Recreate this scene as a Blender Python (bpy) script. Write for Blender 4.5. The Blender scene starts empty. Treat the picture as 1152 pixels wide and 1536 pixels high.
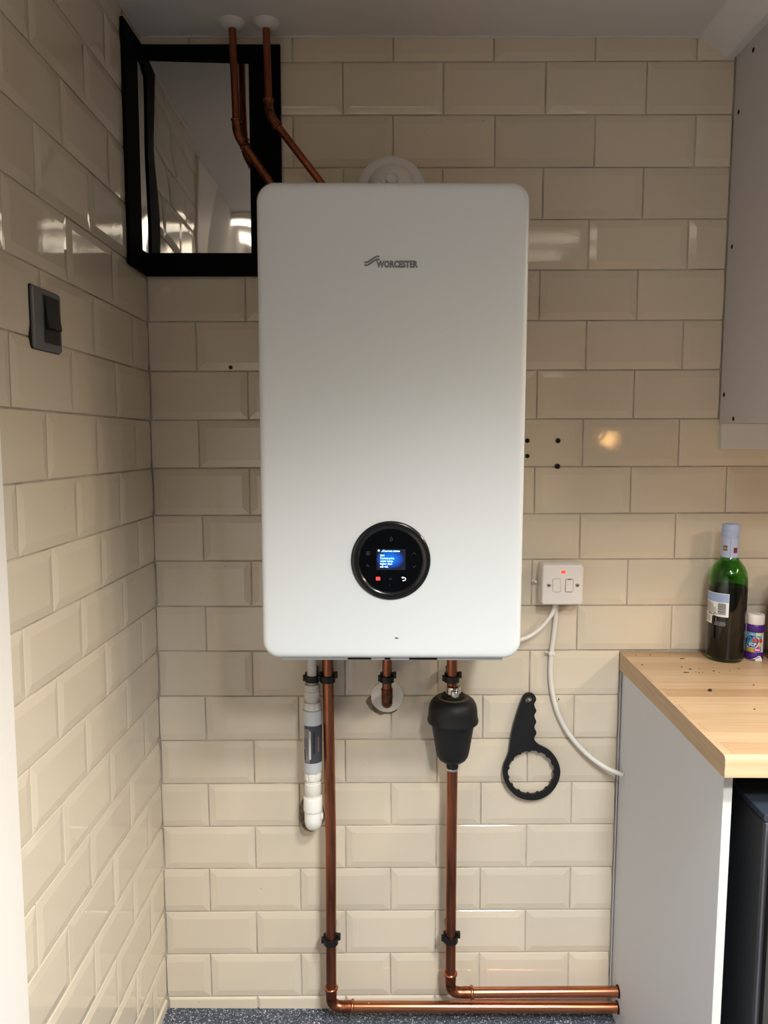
import bpy, bmesh, math, random
from mathutils import Vector, Matrix
random.seed(7)
sc = bpy.context.scene
COL = sc.collection
PI = math.pi

# ------------------------------------------------------------------ camera, light, exposure
CAM = (0.39371, -1.62881, 1.27913)
cd = bpy.data.cameras.new('camera')
cd.sensor_fit = 'VERTICAL'; cd.sensor_height = 24.0
cd.lens = 1154.816 * 24.0 / 1536.0
cd.clip_start = 0.02
cam = bpy.data.objects.new('camera', cd); COL.objects.link(cam)
a_, b_, c_ = 0.10464, -0.00335, -0.00208          # pitch down, yaw, roll
def _rot():
    ca, sa, cb, sb, cc, s_ = math.cos(a_), math.sin(a_), math.cos(b_), math.sin(b_), math.cos(c_), math.sin(c_)
    rb = Matrix(((cb, -sb, 0), (sb, cb, 0), (0, 0, 1)))
    ra = Matrix(((1, 0, 0), (0, ca, -sa), (0, sa, ca)))
    rc = Matrix(((cc, 0, -s_), (0, 1, 0), (s_, 0, cc)))
    m = rc @ ra @ rb                               # world -> camera (x right, y forward, z up)
    rows = [m[0], m[2], -m[1]]
    return Matrix(rows).transposed()
cam.matrix_world = Matrix.Translation(CAM) @ _rot().to_4x4()
sc.camera = cam

w = bpy.data.worlds.new('world'); sc.world = w; w.use_nodes = True
w.node_tree.nodes['Background'].inputs[0].default_value = (0.8, 0.85, 1, 1)
w.node_tree.nodes['Background'].inputs[1].default_value = 0.05

FIX = (0.42, -1.58, 2.03)                          # ceiling batten centre
# recessed ceiling downlights: x, y, watts, colour, beam angle, edge softness, disc radius
SPOTS = ((1.42, -1.92, 40, (1.0, 0.86, 0.68), 147, 1.0, 0.08), (0.92, -2.02, 340, (0.93, 0.98, 1.0), 143, 1.0, 0.10), (0.86, -1.42, 320, (0.94, 0.98, 1.0), 128, 1.0, 0.10), 
         (2.15, -0.55, 40, (1.0, 0.86, 0.66), 160, 0.30, 0.10), (2.15, -1.00, 40, (1.0, 0.86, 0.66), 160, 0.30, 0.10), (2.15, -1.50, 40, (1.0, 0.86, 0.66), 160, 0.30, 0.10))  # last three: row added to brighten the left wall and soften its shadow edge
for sx_, sy_, en, cc_, ang_, bl_, rd_ in SPOTS:
    ld = bpy.data.lights.new('downlight_lamp', 'SPOT'); ld.energy = en; ld.spot_size = math.radians(ang_); ld.spot_blend = bl_
    ld.shadow_soft_size = rd_; ld.color = cc_
    lo = bpy.data.objects.new('downlight_lamp', ld); COL.objects.link(lo); lo.location = (sx_, sy_, 2.02)

sc.view_settings.view_transform = 'Standard'; sc.view_settings.look = 'None'
sc.view_settings.gamma = 1; sc.view_settings.use_curve_mapping = False
sc.view_settings.exposure = -0.03

# ------------------------------------------------------------------ materials
def lin(c):
    return tuple(((v / 255) / 12.92 if v / 255 <= 0.04045 else ((v / 255 + 0.055) / 1.055) ** 2.4) for v in c)
def M(name, c, rough=0.5, metal=0.0, ior=1.5, emit=None, es=0.0, bump=0.0, bscale=40, trans=0.0, var=0.0, vscale=8, c2=None, stretch=None, spec=0.5):
    m = bpy.data.materials.new(name); m.use_nodes = True
    nt = m.node_tree; p = nt.nodes['Principled BSDF']
    col = lin(c)
    p.inputs['Base Color'].default_value = (*col, 1)
    p.inputs['Roughness'].default_value = rough; p.inputs['Metallic'].default_value = metal
    p.inputs['IOR'].default_value = ior
    p.inputs['Specular IOR Level'].default_value = spec
    p.inputs['Transmission Weight'].default_value = trans
    if emit: p.inputs['Emission Color'].default_value = (*lin(emit), 1); p.inputs['Emission Strength'].default_value = es
    if bump or var:
        tc = nt.nodes.new('ShaderNodeTexCoord'); mp = nt.nodes.new('ShaderNodeMapping')
        nt.links.new(tc.outputs['Object'], mp.inputs['Vector'])
        if stretch: mp.inputs['Scale'].default_value = stretch
    if bump:
        n = nt.nodes.new('ShaderNodeTexNoise'); n.inputs['Scale'].default_value = bscale; n.inputs['Detail'].default_value = 2
        b = nt.nodes.new('ShaderNodeBump'); b.inputs['Strength'].default_value = bump; b.inputs['Distance'].default_value = 0.002
        nt.links.new(mp.outputs[0], n.inputs['Vector']); nt.links.new(n.outputs[0], b.inputs['Height']); nt.links.new(b.outputs[0], p.inputs['Normal'])
    if var:
        n = nt.nodes.new('ShaderNodeTexNoise'); n.inputs['Scale'].default_value = vscale; n.inputs['Detail'].default_value = 5
        cr = nt.nodes.new('ShaderNodeValToRGB'); cr.color_ramp.elements[0].position = 0.5 - var / 2; cr.color_ramp.elements[1].position = 0.5 + var / 2
        cr.color_ramp.elements[0].color = (*lin(c2 or c), 1); cr.color_ramp.elements[1].color = (*col, 1)
        nt.links.new(mp.outputs[0], n.inputs['Vector']); nt.links.new(n.outputs[0], cr.inputs[0]); nt.links.new(cr.outputs[0], p.inputs['Base Color'])
    return m

def tile_material():
    m = M('cream_glaze', (214, 200, 178), 0.042, ior=1.52)
    nt = m.node_tree; p = nt.nodes['Principled BSDF']
    oi = nt.nodes.new('ShaderNodeObjectInfo'); tc = nt.nodes.new('ShaderNodeTexCoord')
    mr = nt.nodes.new('ShaderNodeMapRange'); mr.inputs[3].default_value = 0.94; mr.inputs[4].default_value = 1.03
    nt.links.new(oi.outputs['Random'], mr.inputs[0])
    hs = nt.nodes.new('ShaderNodeHueSaturation'); hs.inputs['Color'].default_value = (*lin((214, 200, 178)), 1)
    nt.links.new(mr.outputs[0], hs.inputs['Value'])
    # small pits and scuffs in the glaze
    v = nt.nodes.new('ShaderNodeTexVoronoi'); v.inputs['Scale'].default_value = 26
    ad = nt.nodes.new('ShaderNodeVectorMath'); ad.operation = 'ADD'
    cx = nt.nodes.new('ShaderNodeCombineXYZ')
    ml = nt.nodes.new('ShaderNodeMath'); ml.operation = 'MULTIPLY'; ml.inputs[1].default_value = 31.0
    nt.links.new(oi.outputs['Random'], ml.inputs[0]); nt.links.new(ml.outputs[0], cx.inputs[0]); nt.links.new(ml.outputs[0], cx.inputs[2])
    nt.links.new(tc.outputs['Object'], ad.inputs[0]); nt.links.new(cx.outputs[0], ad.inputs[1]); nt.links.new(ad.outputs[0], v.inputs['Vector'])
    lt = nt.nodes.new('ShaderNodeMath'); lt.operation = 'LESS_THAN'; lt.inputs[1].default_value = 0.022
    nt.links.new(v.outputs['Distance'], lt.inputs[0])
    sel = nt.nodes.new('ShaderNodeSeparateColor'); nt.links.new(v.outputs['Color'], sel.inputs[0])
    g2 = nt.nodes.new('ShaderNodeMath'); g2.operation = 'GREATER_THAN'; g2.inputs[1].default_value = 0.82; nt.links.new(sel.outputs[0], g2.inputs[0])
    mm = nt.nodes.new('ShaderNodeMath'); mm.operation = 'MULTIPLY'; nt.links.new(lt.outputs[0], mm.inputs[0]); nt.links.new(g2.outputs[0], mm.inputs[1])
    mx = nt.nodes.new('ShaderNodeMix'); mx.data_type = 'RGBA'; mx.inputs[7].default_value = (0.05, 0.035, 0.025, 1)
    nt.links.new(mm.outputs[0], mx.inputs[0]); nt.links.new(hs.outputs[0], mx.inputs[6]); nt.links.new(mx.outputs[2], p.inputs['Base Color'])
    # orange-peel ripple of the glaze
    n = nt.nodes.new('ShaderNodeTexNoise'); n.inputs['Scale'].default_value = 55; n.inputs['Detail'].default_value = 1
    n2 = nt.nodes.new('ShaderNodeTexNoise'); n2.inputs['Scale'].default_value = 600; n2.inputs['Detail'].default_value = 0
    nt.links.new(ad.outputs[0], n.inputs['Vector']); nt.links.new(ad.outputs[0], n2.inputs['Vector'])
    b = nt.nodes.new('ShaderNodeBump'); b.inputs['Strength'].default_value = 0.022; b.inputs['Distance'].default_value = 0.004
    b2 = nt.nodes.new('ShaderNodeBump'); b2.inputs['Strength'].default_value = 0.03; b2.inputs['Distance'].default_value = 0.0006
    nt.links.new(n.outputs[0], b.inputs['Height']); nt.links.new(n2.outputs[0], b2.inputs['Height']); nt.links.new(b.outputs[0], b2.inputs['Normal']); nt.links.new(b2.outputs[0], p.inputs['Normal'])
    return m

def wood_material():
    m = M('beech_laminate', (226, 186, 134), 0.32)
    nt = m.node_tree; p = nt.nodes['Principled BSDF']
    tc = nt.nodes.new('ShaderNodeTexCoord')
    bk = nt.nodes.new('ShaderNodeTexBrick'); bk.offset = 0.37; bk.offset_frequency = 2; bk.squash = 1
    bk.inputs['Scale'].default_value = 1; bk.inputs['Brick Width'].default_value = 0.42; bk.inputs['Row Height'].default_value = 0.042
    bk.inputs['Mortar Size'].default_value = 0.0006; bk.inputs['Bias'].default_value = 0.0
    bk.inputs['Color1'].default_value = (*lin((182, 147, 112)), 1); bk.inputs['Color2'].default_value = (*lin((206, 176, 140)), 1); bk.inputs['Mortar'].default_value = (*lin((172, 136, 98)), 1)
    mp = nt.nodes.new('ShaderNodeMapping'); mp.inputs['Scale'].default_value = (6, 120, 120)
    n = nt.nodes.new('ShaderNodeTexNoise'); n.inputs['Scale'].default_value = 1.0; n.inputs['Detail'].default_value = 4; n.inputs['Distortion'].default_value = 0.8
    nt.links.new(tc.outputs['Object'], bk.inputs['Vector']); nt.links.new(tc.outputs['Object'], mp.inputs[0]); nt.links.new(mp.outputs[0], n.inputs['Vector'])
    mx = nt.nodes.new('ShaderNodeMix'); mx.data_type = 'RGBA'; mx.blend_type = 'MULTIPLY'
    cr = nt.nodes.new('ShaderNodeValToRGB'); cr.color_ramp.elements[0].position = 0.3; cr.color_ramp.elements[1].position = 0.65
    cr.color_ramp.elements[0].color = (0.84, 0.78, 0.70, 1); cr.color_ramp.elements[1].color = (1, 1, 1, 1)
    nt.links.new(n.outputs[0], cr.inputs[0]); mx.inputs[0].default_value = 0.8
    nt.links.new(bk.outputs[0], mx.inputs[6]); nt.links.new(cr.outputs[0], mx.inputs[7]); nt.links.new(mx.outputs[2], p.inputs['Base Color'])
    return m

def copper_material(name, c1, c2, rough, stretch, pos=0.5, width=0.35):
    m = M(name, c1, rough, 1.0)
    nt = m.node_tree; p = nt.nodes['Principled BSDF']
    tc = nt.nodes.new('ShaderNodeTexCoord'); mp = nt.nodes.new('ShaderNodeMapping'); mp.inputs['Scale'].default_value = stretch
    n = nt.nodes.new('ShaderNodeTexNoise'); n.inputs['Scale'].default_value = 1; n.inputs['Detail'].default_value = 6; n.inputs['Roughness'].default_value = 0.65
    nt.links.new(tc.outputs['Object'], mp.inputs[0]); nt.links.new(mp.outputs[0], n.inputs['Vector'])
    cr = nt.nodes.new('ShaderNodeValToRGB'); cr.color_ramp.elements[0].position = pos - width / 2; cr.color_ramp.elements[1].position = pos + width / 2
    cr.color_ramp.elements[0].color = (*lin(c2), 1); cr.color_ramp.elements[1].color = (*lin(c1), 1)
    nt.links.new(n.outputs[0], cr.inputs[0]); nt.links.new(cr.outputs[0], p.inputs['Base Color'])
    return m

def floor_material():
    m = M('speckled_vinyl', (70, 76, 92), 0.75)
    nt = m.node_tree; p = nt.nodes['Principled BSDF']
    tc = nt.nodes.new('ShaderNodeTexCoord')
    v = nt.nodes.new('ShaderNodeTexVoronoi'); v.inputs['Scale'].default_value = 420
    nt.links.new(tc.outputs['Object'], v.inputs['Vector'])
    s = nt.nodes.new('ShaderNodeSeparateColor'); nt.links.new(v.outputs['Color'], s.inputs[0])
    cr = nt.nodes.new('ShaderNodeValToRGB'); e = cr.color_ramp
    e.elements[0].position = 0; e.elements[0].color = (*lin((46, 50, 64)), 1)
    e.elements[1].position = 1; e.elements[1].color = (*lin((196, 198, 204)), 1)
    for pz, c in ((0.45, (60, 64, 76)), (0.75, (82, 87, 100)), (0.9, (126, 130, 140))):
        k = e.elements.new(pz); k.color = (*lin(c), 1)
    nt.links.new(s.outputs[0], cr.inputs[0]); nt.links.new(cr.outputs[0], p.inputs['Base Color'])
    b = nt.nodes.new('ShaderNodeBump'); b.inputs['Strength'].default_value = 0.5; b.inputs['Distance'].default_value = 0.002
    nt.links.new(s.outputs[1], b.inputs['Height']); nt.links.new(b.outputs[0], p.inputs['Normal'])
    return m

TILE = tile_material(); WOOD = wood_material(); FLOOR = floor_material()
GROUT = M('grout', (208, 198, 184), 0.9, bump=0.6, bscale=300, var=0.5, vscale=14, c2=(150, 136, 120))
PLASTER = M('white_paint', (206, 200, 193), 0.8, bump=0.15, bscale=60)
JAMB = M('white_gloss_paint', (232, 226, 218), 0.5, bump=0.1, bscale=30)
CASE = M('boiler_white', (216, 219, 219), 0.33)
TRAY = M('grey_tray', (176, 178, 180), 0.5)
BLACKGLASS = M('black_glass', (3, 5, 10), 0.05, spec=0.15)
BLACKPL = M('black_plastic', (15, 15, 17), 0.5, bump=0.1, bscale=500, spec=0.4)
BLACKGLOSS = M('black_gloss', (14, 14, 16), 0.2)
FRAME = M('black_frame', (4, 4, 5), 0.7, spec=0.08)
MIRROR = M('mirror_silver', (212, 210, 206), 0.03, 1.0)
def _mirror():
    nt = MIRROR.node_tree; p = nt.nodes['Principled BSDF']
    tc = nt.nodes.new('ShaderNodeTexCoord'); n = nt.nodes.new('ShaderNodeTexNoise'); n.inputs['Scale'].default_value = 6; n.inputs['Detail'].default_value = 0
    b = nt.nodes.new('ShaderNodeBump'); b.inputs['Strength'].default_value = 0.25; b.inputs['Distance'].default_value = 0.02
    nt.links.new(tc.outputs['Object'], n.inputs['Vector']); nt.links.new(n.outputs[0], b.inputs['Height']); nt.links.new(b.outputs[0], p.inputs['Normal'])
_mirror()
COPPER = copper_material('copper_tarnished', (184, 116, 84), (100, 60, 46), 0.3, (60, 60, 5), 0.52, 0.4)
COPPER_H = copper_material('copper_bright', (214, 140, 102), (140, 84, 60), 0.24, (5, 60, 60), 0.45, 0.4)
COPPER_UP = copper_material('copper_upper', (166, 98, 70), (104, 62, 46), 0.36, (50, 50, 6), 0.45, 0.4)
COPPER_F = copper_material('copper_fluxed', (176, 106, 76), (78, 48, 36), 0.33, (60, 60, 60), 0.5, 0.3)
WHITEPL = M('white_plastic', (226, 222, 212), 0.4)
OFFWHITE = M('off_white_plastic', (206, 203, 196), 0.42)
WHITE2 = M('bright_white_plastic', (240, 238, 230), 0.35)
SWITCHW = M('switch_white', (226, 218, 212), 0.35)
CHROME = M('chrome', (205, 205, 205), 0.12, 1.0)
STEEL = M('steel_screw', (150, 148, 144), 0.35, 1.0)
GASKET = M('brown_gasket', (96, 84, 68), 0.6)
RED = M('red_neon', (255, 60, 40), 0.3, emit=(255, 60, 40), es=1.6)
MORTAR = M('broken_mortar', (150, 138, 122), 0.95, bump=1.0, bscale=220, var=0.4, vscale=60, c2=(74, 60, 46))
CABW = M('cupboard_grey_white', (196, 190, 190), 0.5, bump=0.06, bscale=90)
PANELW = M('end_panel_grey', (218, 222, 230), 0.55)
EDGEW = M('panel_edge_white', (212, 209, 202), 0.5)
HOLE = M('hole_black', (6, 5, 5), 0.9)
PLUG = M('plug_black', (20, 18, 18), 0.6)
RUST = M('rusty_plug', (110, 62, 30), 0.7)
GRAPHITE = M('graphite_metal', (62, 64, 68), 0.35, 0.3)
GRAPHTOP = M('graphite_gloss_top', (54, 60, 70), 0.15)
DOORG = M('door_graphite', (96, 96, 98), 0.35, 0.4)
LOGO = M('logo_grey', (118, 118, 118), 0.5)
SEAL = M('sealant', (200, 198, 196), 0.6)
DARK = M('dark_wood_bit', (52, 32, 22), 0.8)
SWGREY = M('switch_grey', (112, 112, 114), 0.38, 0.25)
SWBLACK = M('switch_black', (30, 30, 32), 0.35)
LABELG = M('label_grey', (62, 64, 70), 0.45)
LABELG2 = M('label_light_grey', (120, 118, 116), 0.45)
TUBE = M('tube_glow', (255, 250, 240), 0.5, emit=(255, 244, 224), es=3.0)
BULB = M('bulb_glow', (255, 200, 130), 0.5, emit=(255, 196, 120), es=70.0)

# ------------------------------------------------------------------ helpers
def link(name, me, mat=None, parent=None, loc=(0, 0, 0), rot=(0, 0, 0), smooth=None):
    o = bpy.data.objects.new(name, me); COL.objects.link(o)
    if mat is not None and len(me.materials) == 0: me.materials.append(mat)
    o.location = loc; o.rotation_euler = rot
    if parent: o.parent = parent
    if smooth is not None: shade(me, smooth)
    return o
def shade(me, ang=35):
    me.polygons.foreach_set('use_smooth', [True] * len(me.polygons))
    try: me.set_sharp_from_angle(angle=math.radians(ang))
    except Exception: pass
def mk(verts, faces, name='m'):
    me = bpy.data.meshes.new(name); me.from_pydata([tuple(v) for v in verts], [], faces); me.update()
    bm = bmesh.new(); bm.from_mesh(me); bmesh.ops.recalc_face_normals(bm, faces=bm.faces); bm.to_mesh(me); bm.free()
    return me
def join(*ms):
    V = []; F = []
    for me in ms:
        k = len(V); V += [v.co.copy() for v in me.vertices]; F += [[i + k for i in p.vertices] for p in me.polygons]
    me = bpy.data.meshes.new('m'); me.from_pydata(V, [], F); me.update(); return me
def tag(o, label=None, cat=None, group=None, kind=None):
    if label: o['label'] = label
    if cat: o['category'] = cat
    if group: o['group'] = group
    if kind: o['kind'] = kind
    return o
def empty(name, loc, label, cat, group=None):
    o = bpy.data.objects.new(name, None); COL.objects.link(o); o.location = loc; o.empty_display_size = 0.02
    return tag(o, label, cat, group)
def box(x0, x1, y0, y1, z0, z1, bevel=0.0, seg=2):
    bm = bmesh.new(); bmesh.ops.create_cube(bm, size=1)
    for v in bm.verts: v.co = Vector(((x0 + x1) / 2 + v.co.x * (x1 - x0), (y0 + y1) / 2 + v.co.y * (y1 - y0), (z0 + z1) / 2 + v.co.z * (z1 - z0)))
    if bevel: bmesh.ops.bevel(bm, geom=list(bm.edges), offset=bevel, segments=seg, profile=0.5, affect='EDGES')
    me = bpy.data.meshes.new('m'); bm.to_mesh(me); bm.free(); return me
def lathe(prof, n=32, closed_top=True, ribs=None):
    V = []; F = []
    for r, z in prof:
        for k in range(n):
            t = 2 * PI * k / n; rr = r
            if ribs and ribs[0] <= z <= ribs[1] and (k % ribs[2]) < ribs[3]: rr = r - ribs[4]
            V.append((rr * math.cos(t), rr * math.sin(t), z))
    for i in range(len(prof) - 1):
        for k in range(n):
            k2 = (k + 1) % n; F.append((i * n + k, i * n + k2, (i + 1) * n + k2, (i + 1) * n + k))
    F.append(tuple(range(n - 1, -1, -1))); F.append(tuple((len(prof) - 1) * n + k for k in range(n)))
    return mk(V, F)
def tube(pts, r, n=16, caps=True):
    pts = [Vector(p) for p in pts]; V = []; F = []
    T = []
    for i in range(len(pts)):
        a = pts[max(0, i - 1)]; b = pts[min(len(pts) - 1, i + 1)]; T.append((b - a).normalized())
    u = T[0].orthogonal().normalized()
    for i, p in enumerate(pts):
        if i: u = (u - T[i] * u.dot(T[i])).normalized()
        v = T[i].cross(u); rr = r[i] if isinstance(r, (list, tuple)) else r
        for k in range(n):
            t = 2 * PI * k / n; V.append(p + u * (rr * math.cos(t)) + v * (rr * math.sin(t)))
    for i in range(len(pts) - 1):
        for k in range(n):
            k2 = (k + 1) % n; F.append((i * n + k, i * n + k2, (i + 1) * n + k2, (i + 1) * n + k))
    if caps: F.append(tuple(range(n - 1, -1, -1))); F.append(tuple((len(pts) - 1) * n + k for k in range(n)))
    return mk(V, F)
def smoothpath(pts, n=8):
    P = [Vector(p) for p in pts]; out = []
    for i in range(len(P) - 1):
        p0 = P[max(0, i - 1)]; p1 = P[i]; p2 = P[i + 1]; p3 = P[min(len(P) - 1, i + 2)]
        for k in range(n):
            t = k / n
            out.append(0.5 * ((2 * p1) + (-p0 + p2) * t + (2 * p0 - 5 * p1 + 4 * p2 - p3) * t * t + (-p0 + 3 * p1 - 3 * p2 + p3) * t ** 3))
    out.append(P[-1]); return out
def arc(c, a, b, r, n=8):
    """quarter bend from direction -a to b about corner point c with radius r"""
    c = Vector(c); a = Vector(a).normalized(); b = Vector(b).normalized()
    out = []
    p0 = c - a * r; p1 = c + b * r
    for k in range(n + 1):
        t = k / n; out.append((1 - t) ** 2 * p0 + 2 * t * (1 - t) * c + t * t * p1)
    return out
def rrect(w_, h_, r, n=6):
    out = []
    for cx, cz, a0 in ((w_ / 2 - r, h_ / 2 - r, 0), (-w_ / 2 + r, h_ / 2 - r, 90), (-w_ / 2 + r, -h_ / 2 + r, 180), (w_ / 2 - r, -h_ / 2 + r, 270)):
        for k in range(n + 1):
            t = math.radians(a0 + 90 * k / n); out.append((cx + r * math.cos(t), cz + r * math.sin(t)))
    return out
def rpanel(w_, h_, r, levels, n=6):
    """rounded plate facing -y; levels = [(inset, y)] from back to front"""
    V = []; F = []; m = 4 * (n + 1)
    for ins, y in levels:
        V += [(x, y, z) for x, z in rrect(w_ - 2 * ins, h_ - 2 * ins, max(r - ins, 0.0003), n)]
    for i in range(len(levels) - 1):
        for k in range(m):
            k2 = (k + 1) % m; F.append((i * m + k, i * m + k2, (i + 1) * m + k2, (i + 1) * m + k))
    F.append(tuple(range(m))); F.append(tuple((len(levels) - 1) * m + k for k in range(m)))
    return mk(V, F)
def roundlv(y0, y1, rad, n=4, start=0.0):
    """levels of a plate from y0 (back) to y1 (front, smaller y) whose front edge is rounded by rad"""
    out = [(start, y0)]
    for k in range(n + 1):
        t = k / n * PI / 2; out.append((start + rad * (1 - math.cos(t)), y1 + rad * (1 - math.sin(t))))
    return out
def textmesh(s, size, align='LEFT', extr=0.0002, bold=0.0, space=1.0):
    c = bpy.data.curves.new('t', 'FONT'); c.body = s; c.size = size; c.extrude = extr; c.align_x = align; c.offset = bold; c.space_character = space; c.resolution_u = 2
    o = bpy.data.objects.new('t', c); COL.objects.link(o)
    bpy.context.view_layer.update()
    me = bpy.data.meshes.new_from_object(o)
    bpy.data.objects.remove(o); bpy.data.curves.remove(c)
    for v in me.vertices: v.co = Vector((v.co.x, -v.co.z, v.co.y))       # stands upright facing -y
    me.materials.clear(); return me
def shift(me, d=(0, 0, 0), s=1.0, sx=1.0):
    for v in me.vertices: v.co = Vector((v.co.x * s * sx + d[0], v.co.y * s + d[1], v.co.z * s + d[2]))
    return me
def flat(poly, y=0.0, t=0.0003):
    """polygon [(x,z)] made a thin plate facing -y"""
    n = len(poly); V = [(x, y, z) for x, z in poly] + [(x, y + t, z) for x, z in poly]
    F = [tuple(range(n)), tuple(range(2 * n - 1, n - 1, -1))] + [(k, (k + 1) % n, n + (k + 1) % n, n + k) for k in range(n)]
    return mk(V, F)
def disc(cx, cz, r, y=0.0, n=24, t=0.0003):
    return flat([(cx + r * math.cos(2 * PI * k / n), cz + r * math.sin(2 * PI * k / n)) for k in range(n)], y, t)
def stroke(pts, wd, y=0.0, t=0.0003):
    L = []; R = []
    for i, p in enumerate(pts):
        a = pts[max(0, i - 1)]; b = pts[min(len(pts) - 1, i + 1)]; dx, dz = b[0] - a[0], b[1] - a[1]; l = math.hypot(dx, dz)
        nx, nz = -dz / l * wd / 2, dx / l * wd / 2; L.append((p[0] + nx, p[1] + nz)); R.append((p[0] - nx, p[1] - nz))
    n = len(pts); V = [(x, y, z) for x, z in L + R] + [(x, y + t, z) for x, z in L + R]; F = []
    for k in range(n - 1):
        F += [(k, k + 1, n + k + 1, n + k), (2 * n + k, 2 * n + k + 1, 3 * n + k + 1, 3 * n + k), (k, k + 1, 2 * n + k + 1, 2 * n + k), (n + k, n + k + 1, 3 * n + k + 1, 3 * n + k)]
    F += [(0, n, 3 * n, 2 * n), (n - 1, 2 * n - 1, 4 * n - 1, 3 * n - 1)]
    return mk(V, F)
def wrap(me, r):
    """bend a mesh facing -y round a vertical cylinder of radius r (x becomes arc length; y offset pops it out)"""
    bm = bmesh.new(); bm.from_mesh(me)
    for _ in range(4):
        lo_ = [e for e in bm.edges if abs(e.verts[0].co.x - e.verts[1].co.x) > 0.25 * r]
        if not lo_: break
        bmesh.ops.subdivide_edges(bm, edges=lo_, cuts=1, use_grid_fill=True)
    bm.to_mesh(me); bm.free()
    for v in me.vertices:
        t = v.co.x / r; rr = r - v.co.y; v.co = Vector((rr * math.sin(t), -rr * math.cos(t), v.co.z))
    return me
def patch(x0, x1, z0, z1, r, off=0.0003, n=10, thick=0.0002):
    """label patch on a cylinder, x is arc length"""
    V = []; F = []
    for k in range(n + 1):
        t = (x0 + (x1 - x0) * k / n) / r
        for rr in (r + off, r + off - thick):
            for z in (z0, z1): V.append((rr * math.sin(t), -rr * math.cos(t), z))
    for k in range(n):
        a, b = 4 * k, 4 * k + 4; F += [(a, b, b + 1, a + 1), (a + 2, a + 3, b + 3, b + 2), (a, a + 2, b + 2, b), (a + 1, b + 1, b + 3, a + 3)]
    F += [(0, 1, 3, 2), (4 * n, 4 * n + 2, 4 * n + 3, 4 * n + 1)]
    return mk(V, F)
def structure(name, me, mat, loc=(0, 0, 0)):
    o = link(name, me, mat, loc=loc); o['kind'] = 'structure'; return o

# ------------------------------------------------------------------ room shell
U0 = -0.1030; FZ = -0.0324; CZ = 2.0635
XR, YB = 2.6, -3.3
structure('floor', box(U0 - 0.3, XR + 0.1, YB - 0.1, 0.1, FZ - 0.05, FZ), FLOOR)
structure('ceiling', box(U0 - 0.3, XR + 0.1, YB - 0.1, 0.1, CZ, CZ + 0.06), PLASTER)
wall_back = structure('wall_back', box(U0 - 0.1, XR + 0.1, 0.0042, 0.1, FZ - 0.02, CZ + 0.03), GROUT)
wall_left = structure('wall_left', box(U0 - 0.1, U0 - 0.0042, -0.652, 0.0042, FZ - 0.02, CZ + 0.03), GROUT)
structure('wall_left_plain', box(U0 - 0.1, U0 - 0.002, YB - 0.1, -0.85, FZ - 0.02, CZ + 0.03), PLASTER)
structure('trim_1', box(U0 - 0.02, U0 + 0.006, -0.86, -0.646, FZ, CZ, 0.002), JAMB)
ROOMW = M('kitchen_wall_paint', (112, 106, 98), 0.8)
structure('wall_right', box(XR, XR + 0.1, YB - 0.1, 0.1, FZ - 0.02, CZ + 0.03), ROOMW)
structure('wall_rear', box(U0 - 0.1, XR + 0.1, YB - 0.1, YB, FZ - 0.02, CZ + 0.03), ROOMW)
# sloping boxed cornice over the wall cupboard
prof = [(1.0127, CZ + 0.002), (1.0717, 2.0238), (1.0905, 2.0255), (1.7, 2.0255), (1.7, CZ + 0.002)]
V = [(x, 0.002, z) for x, z in prof] + [(x, -1.0, z) for x, z in prof]
structure('trim_2', mk(V, [(0, 1, 2, 3, 4), (9, 8, 7, 6, 5)] + [(k, (k + 1) % 5, 5 + (k + 1) % 5, 5 + k) for k in range(5)]), M('cornice_paint', (214, 210, 208), 0.7))
# ragged sealant beads where the tiles meet the ceiling
pts = [(U0 + 0.02 + k * 0.0245, -0.001, CZ - 0.0005 + random.uniform(-0.0012, 0.0012)) for k in range(46)]
structure('trim_3', tube(pts, [random.uniform(0.0015, 0.004) for _ in pts], 6), PLASTER)
pts = [(U0 + 0.001, -0.002 - k * 0.03, CZ - 0.0005) for k in range(22)]
structure('trim_4', tube(pts, [random.uniform(0.0015, 0.0035) for _ in pts], 6), PLASTER)

# ---- tiles -----------------------------------------------------------------
PU = 0.2025; GR = 0.0028
ZL = [-.0054, .0982, .2011, .3026, .4021, .5017, .6012, .7018, .8029, .9019, 1.0014, 1.0997, 1.2007, 1.3018, 1.4031, 1.5049, 1.6065, 1.7085, 1.811, 1.9129, 2.0139]
ZR = [.0045, .1064, .2085, .3097, .4102, .5082, .6097, .7072, .8072, .9065, 1.0068, 1.1061, 1.2058, 1.3057, 1.4083, 1.5094, 1.6117, 1.7123, 1.8141, 1.9162, 2.0184]
XZR = [.75, .75, .75, .75, .7435, .7412, .812, .783, .806, .907, .806, .91, .906, .808, 1.06, 1.007, 1.012, 1.008, 1.018, 1.018, .952]
def zj(j, x):
    if j < 0: return FZ - 0.004
    if j > 20: return CZ + 0.002
    return ZL[j] + (ZR[j] - ZL[j]) * (x - 0.02) / (XZR[j] - 0.02)
JX = {0: [(.05, -.003), (.45, 0), (.65, -.002), (.85, .003), (1.05, .001), (1.25, -.003), (1.45, -.0043)],
      .5: [(.1, .001), (.75, .0017), (.95, .0025), (1.35, .0013), (1.55, -.0008)],
      3: [(.1, -.001), (.46, -.0034), (1.86, .0036), (2.03, -.001)], 3.5: [(.16, 0), (.36, -.0017), (.52, -.004), (1.56, 0), (1.74, .0022), (1.97, .0033)],
      4: [(.08, -.0015), (.26, -.0026), (.46, -.0055), (1.47, -.0019), (1.66, -.0028), (1.86, .0038), (2.04, 0)], 4.5: [(1.56, 0), (1.74, .004), (1.97, .0038)],
      5: [(1.47, -.003), (1.66, -.0016), (1.86, .0048), (2.04, .0008)]}
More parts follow.
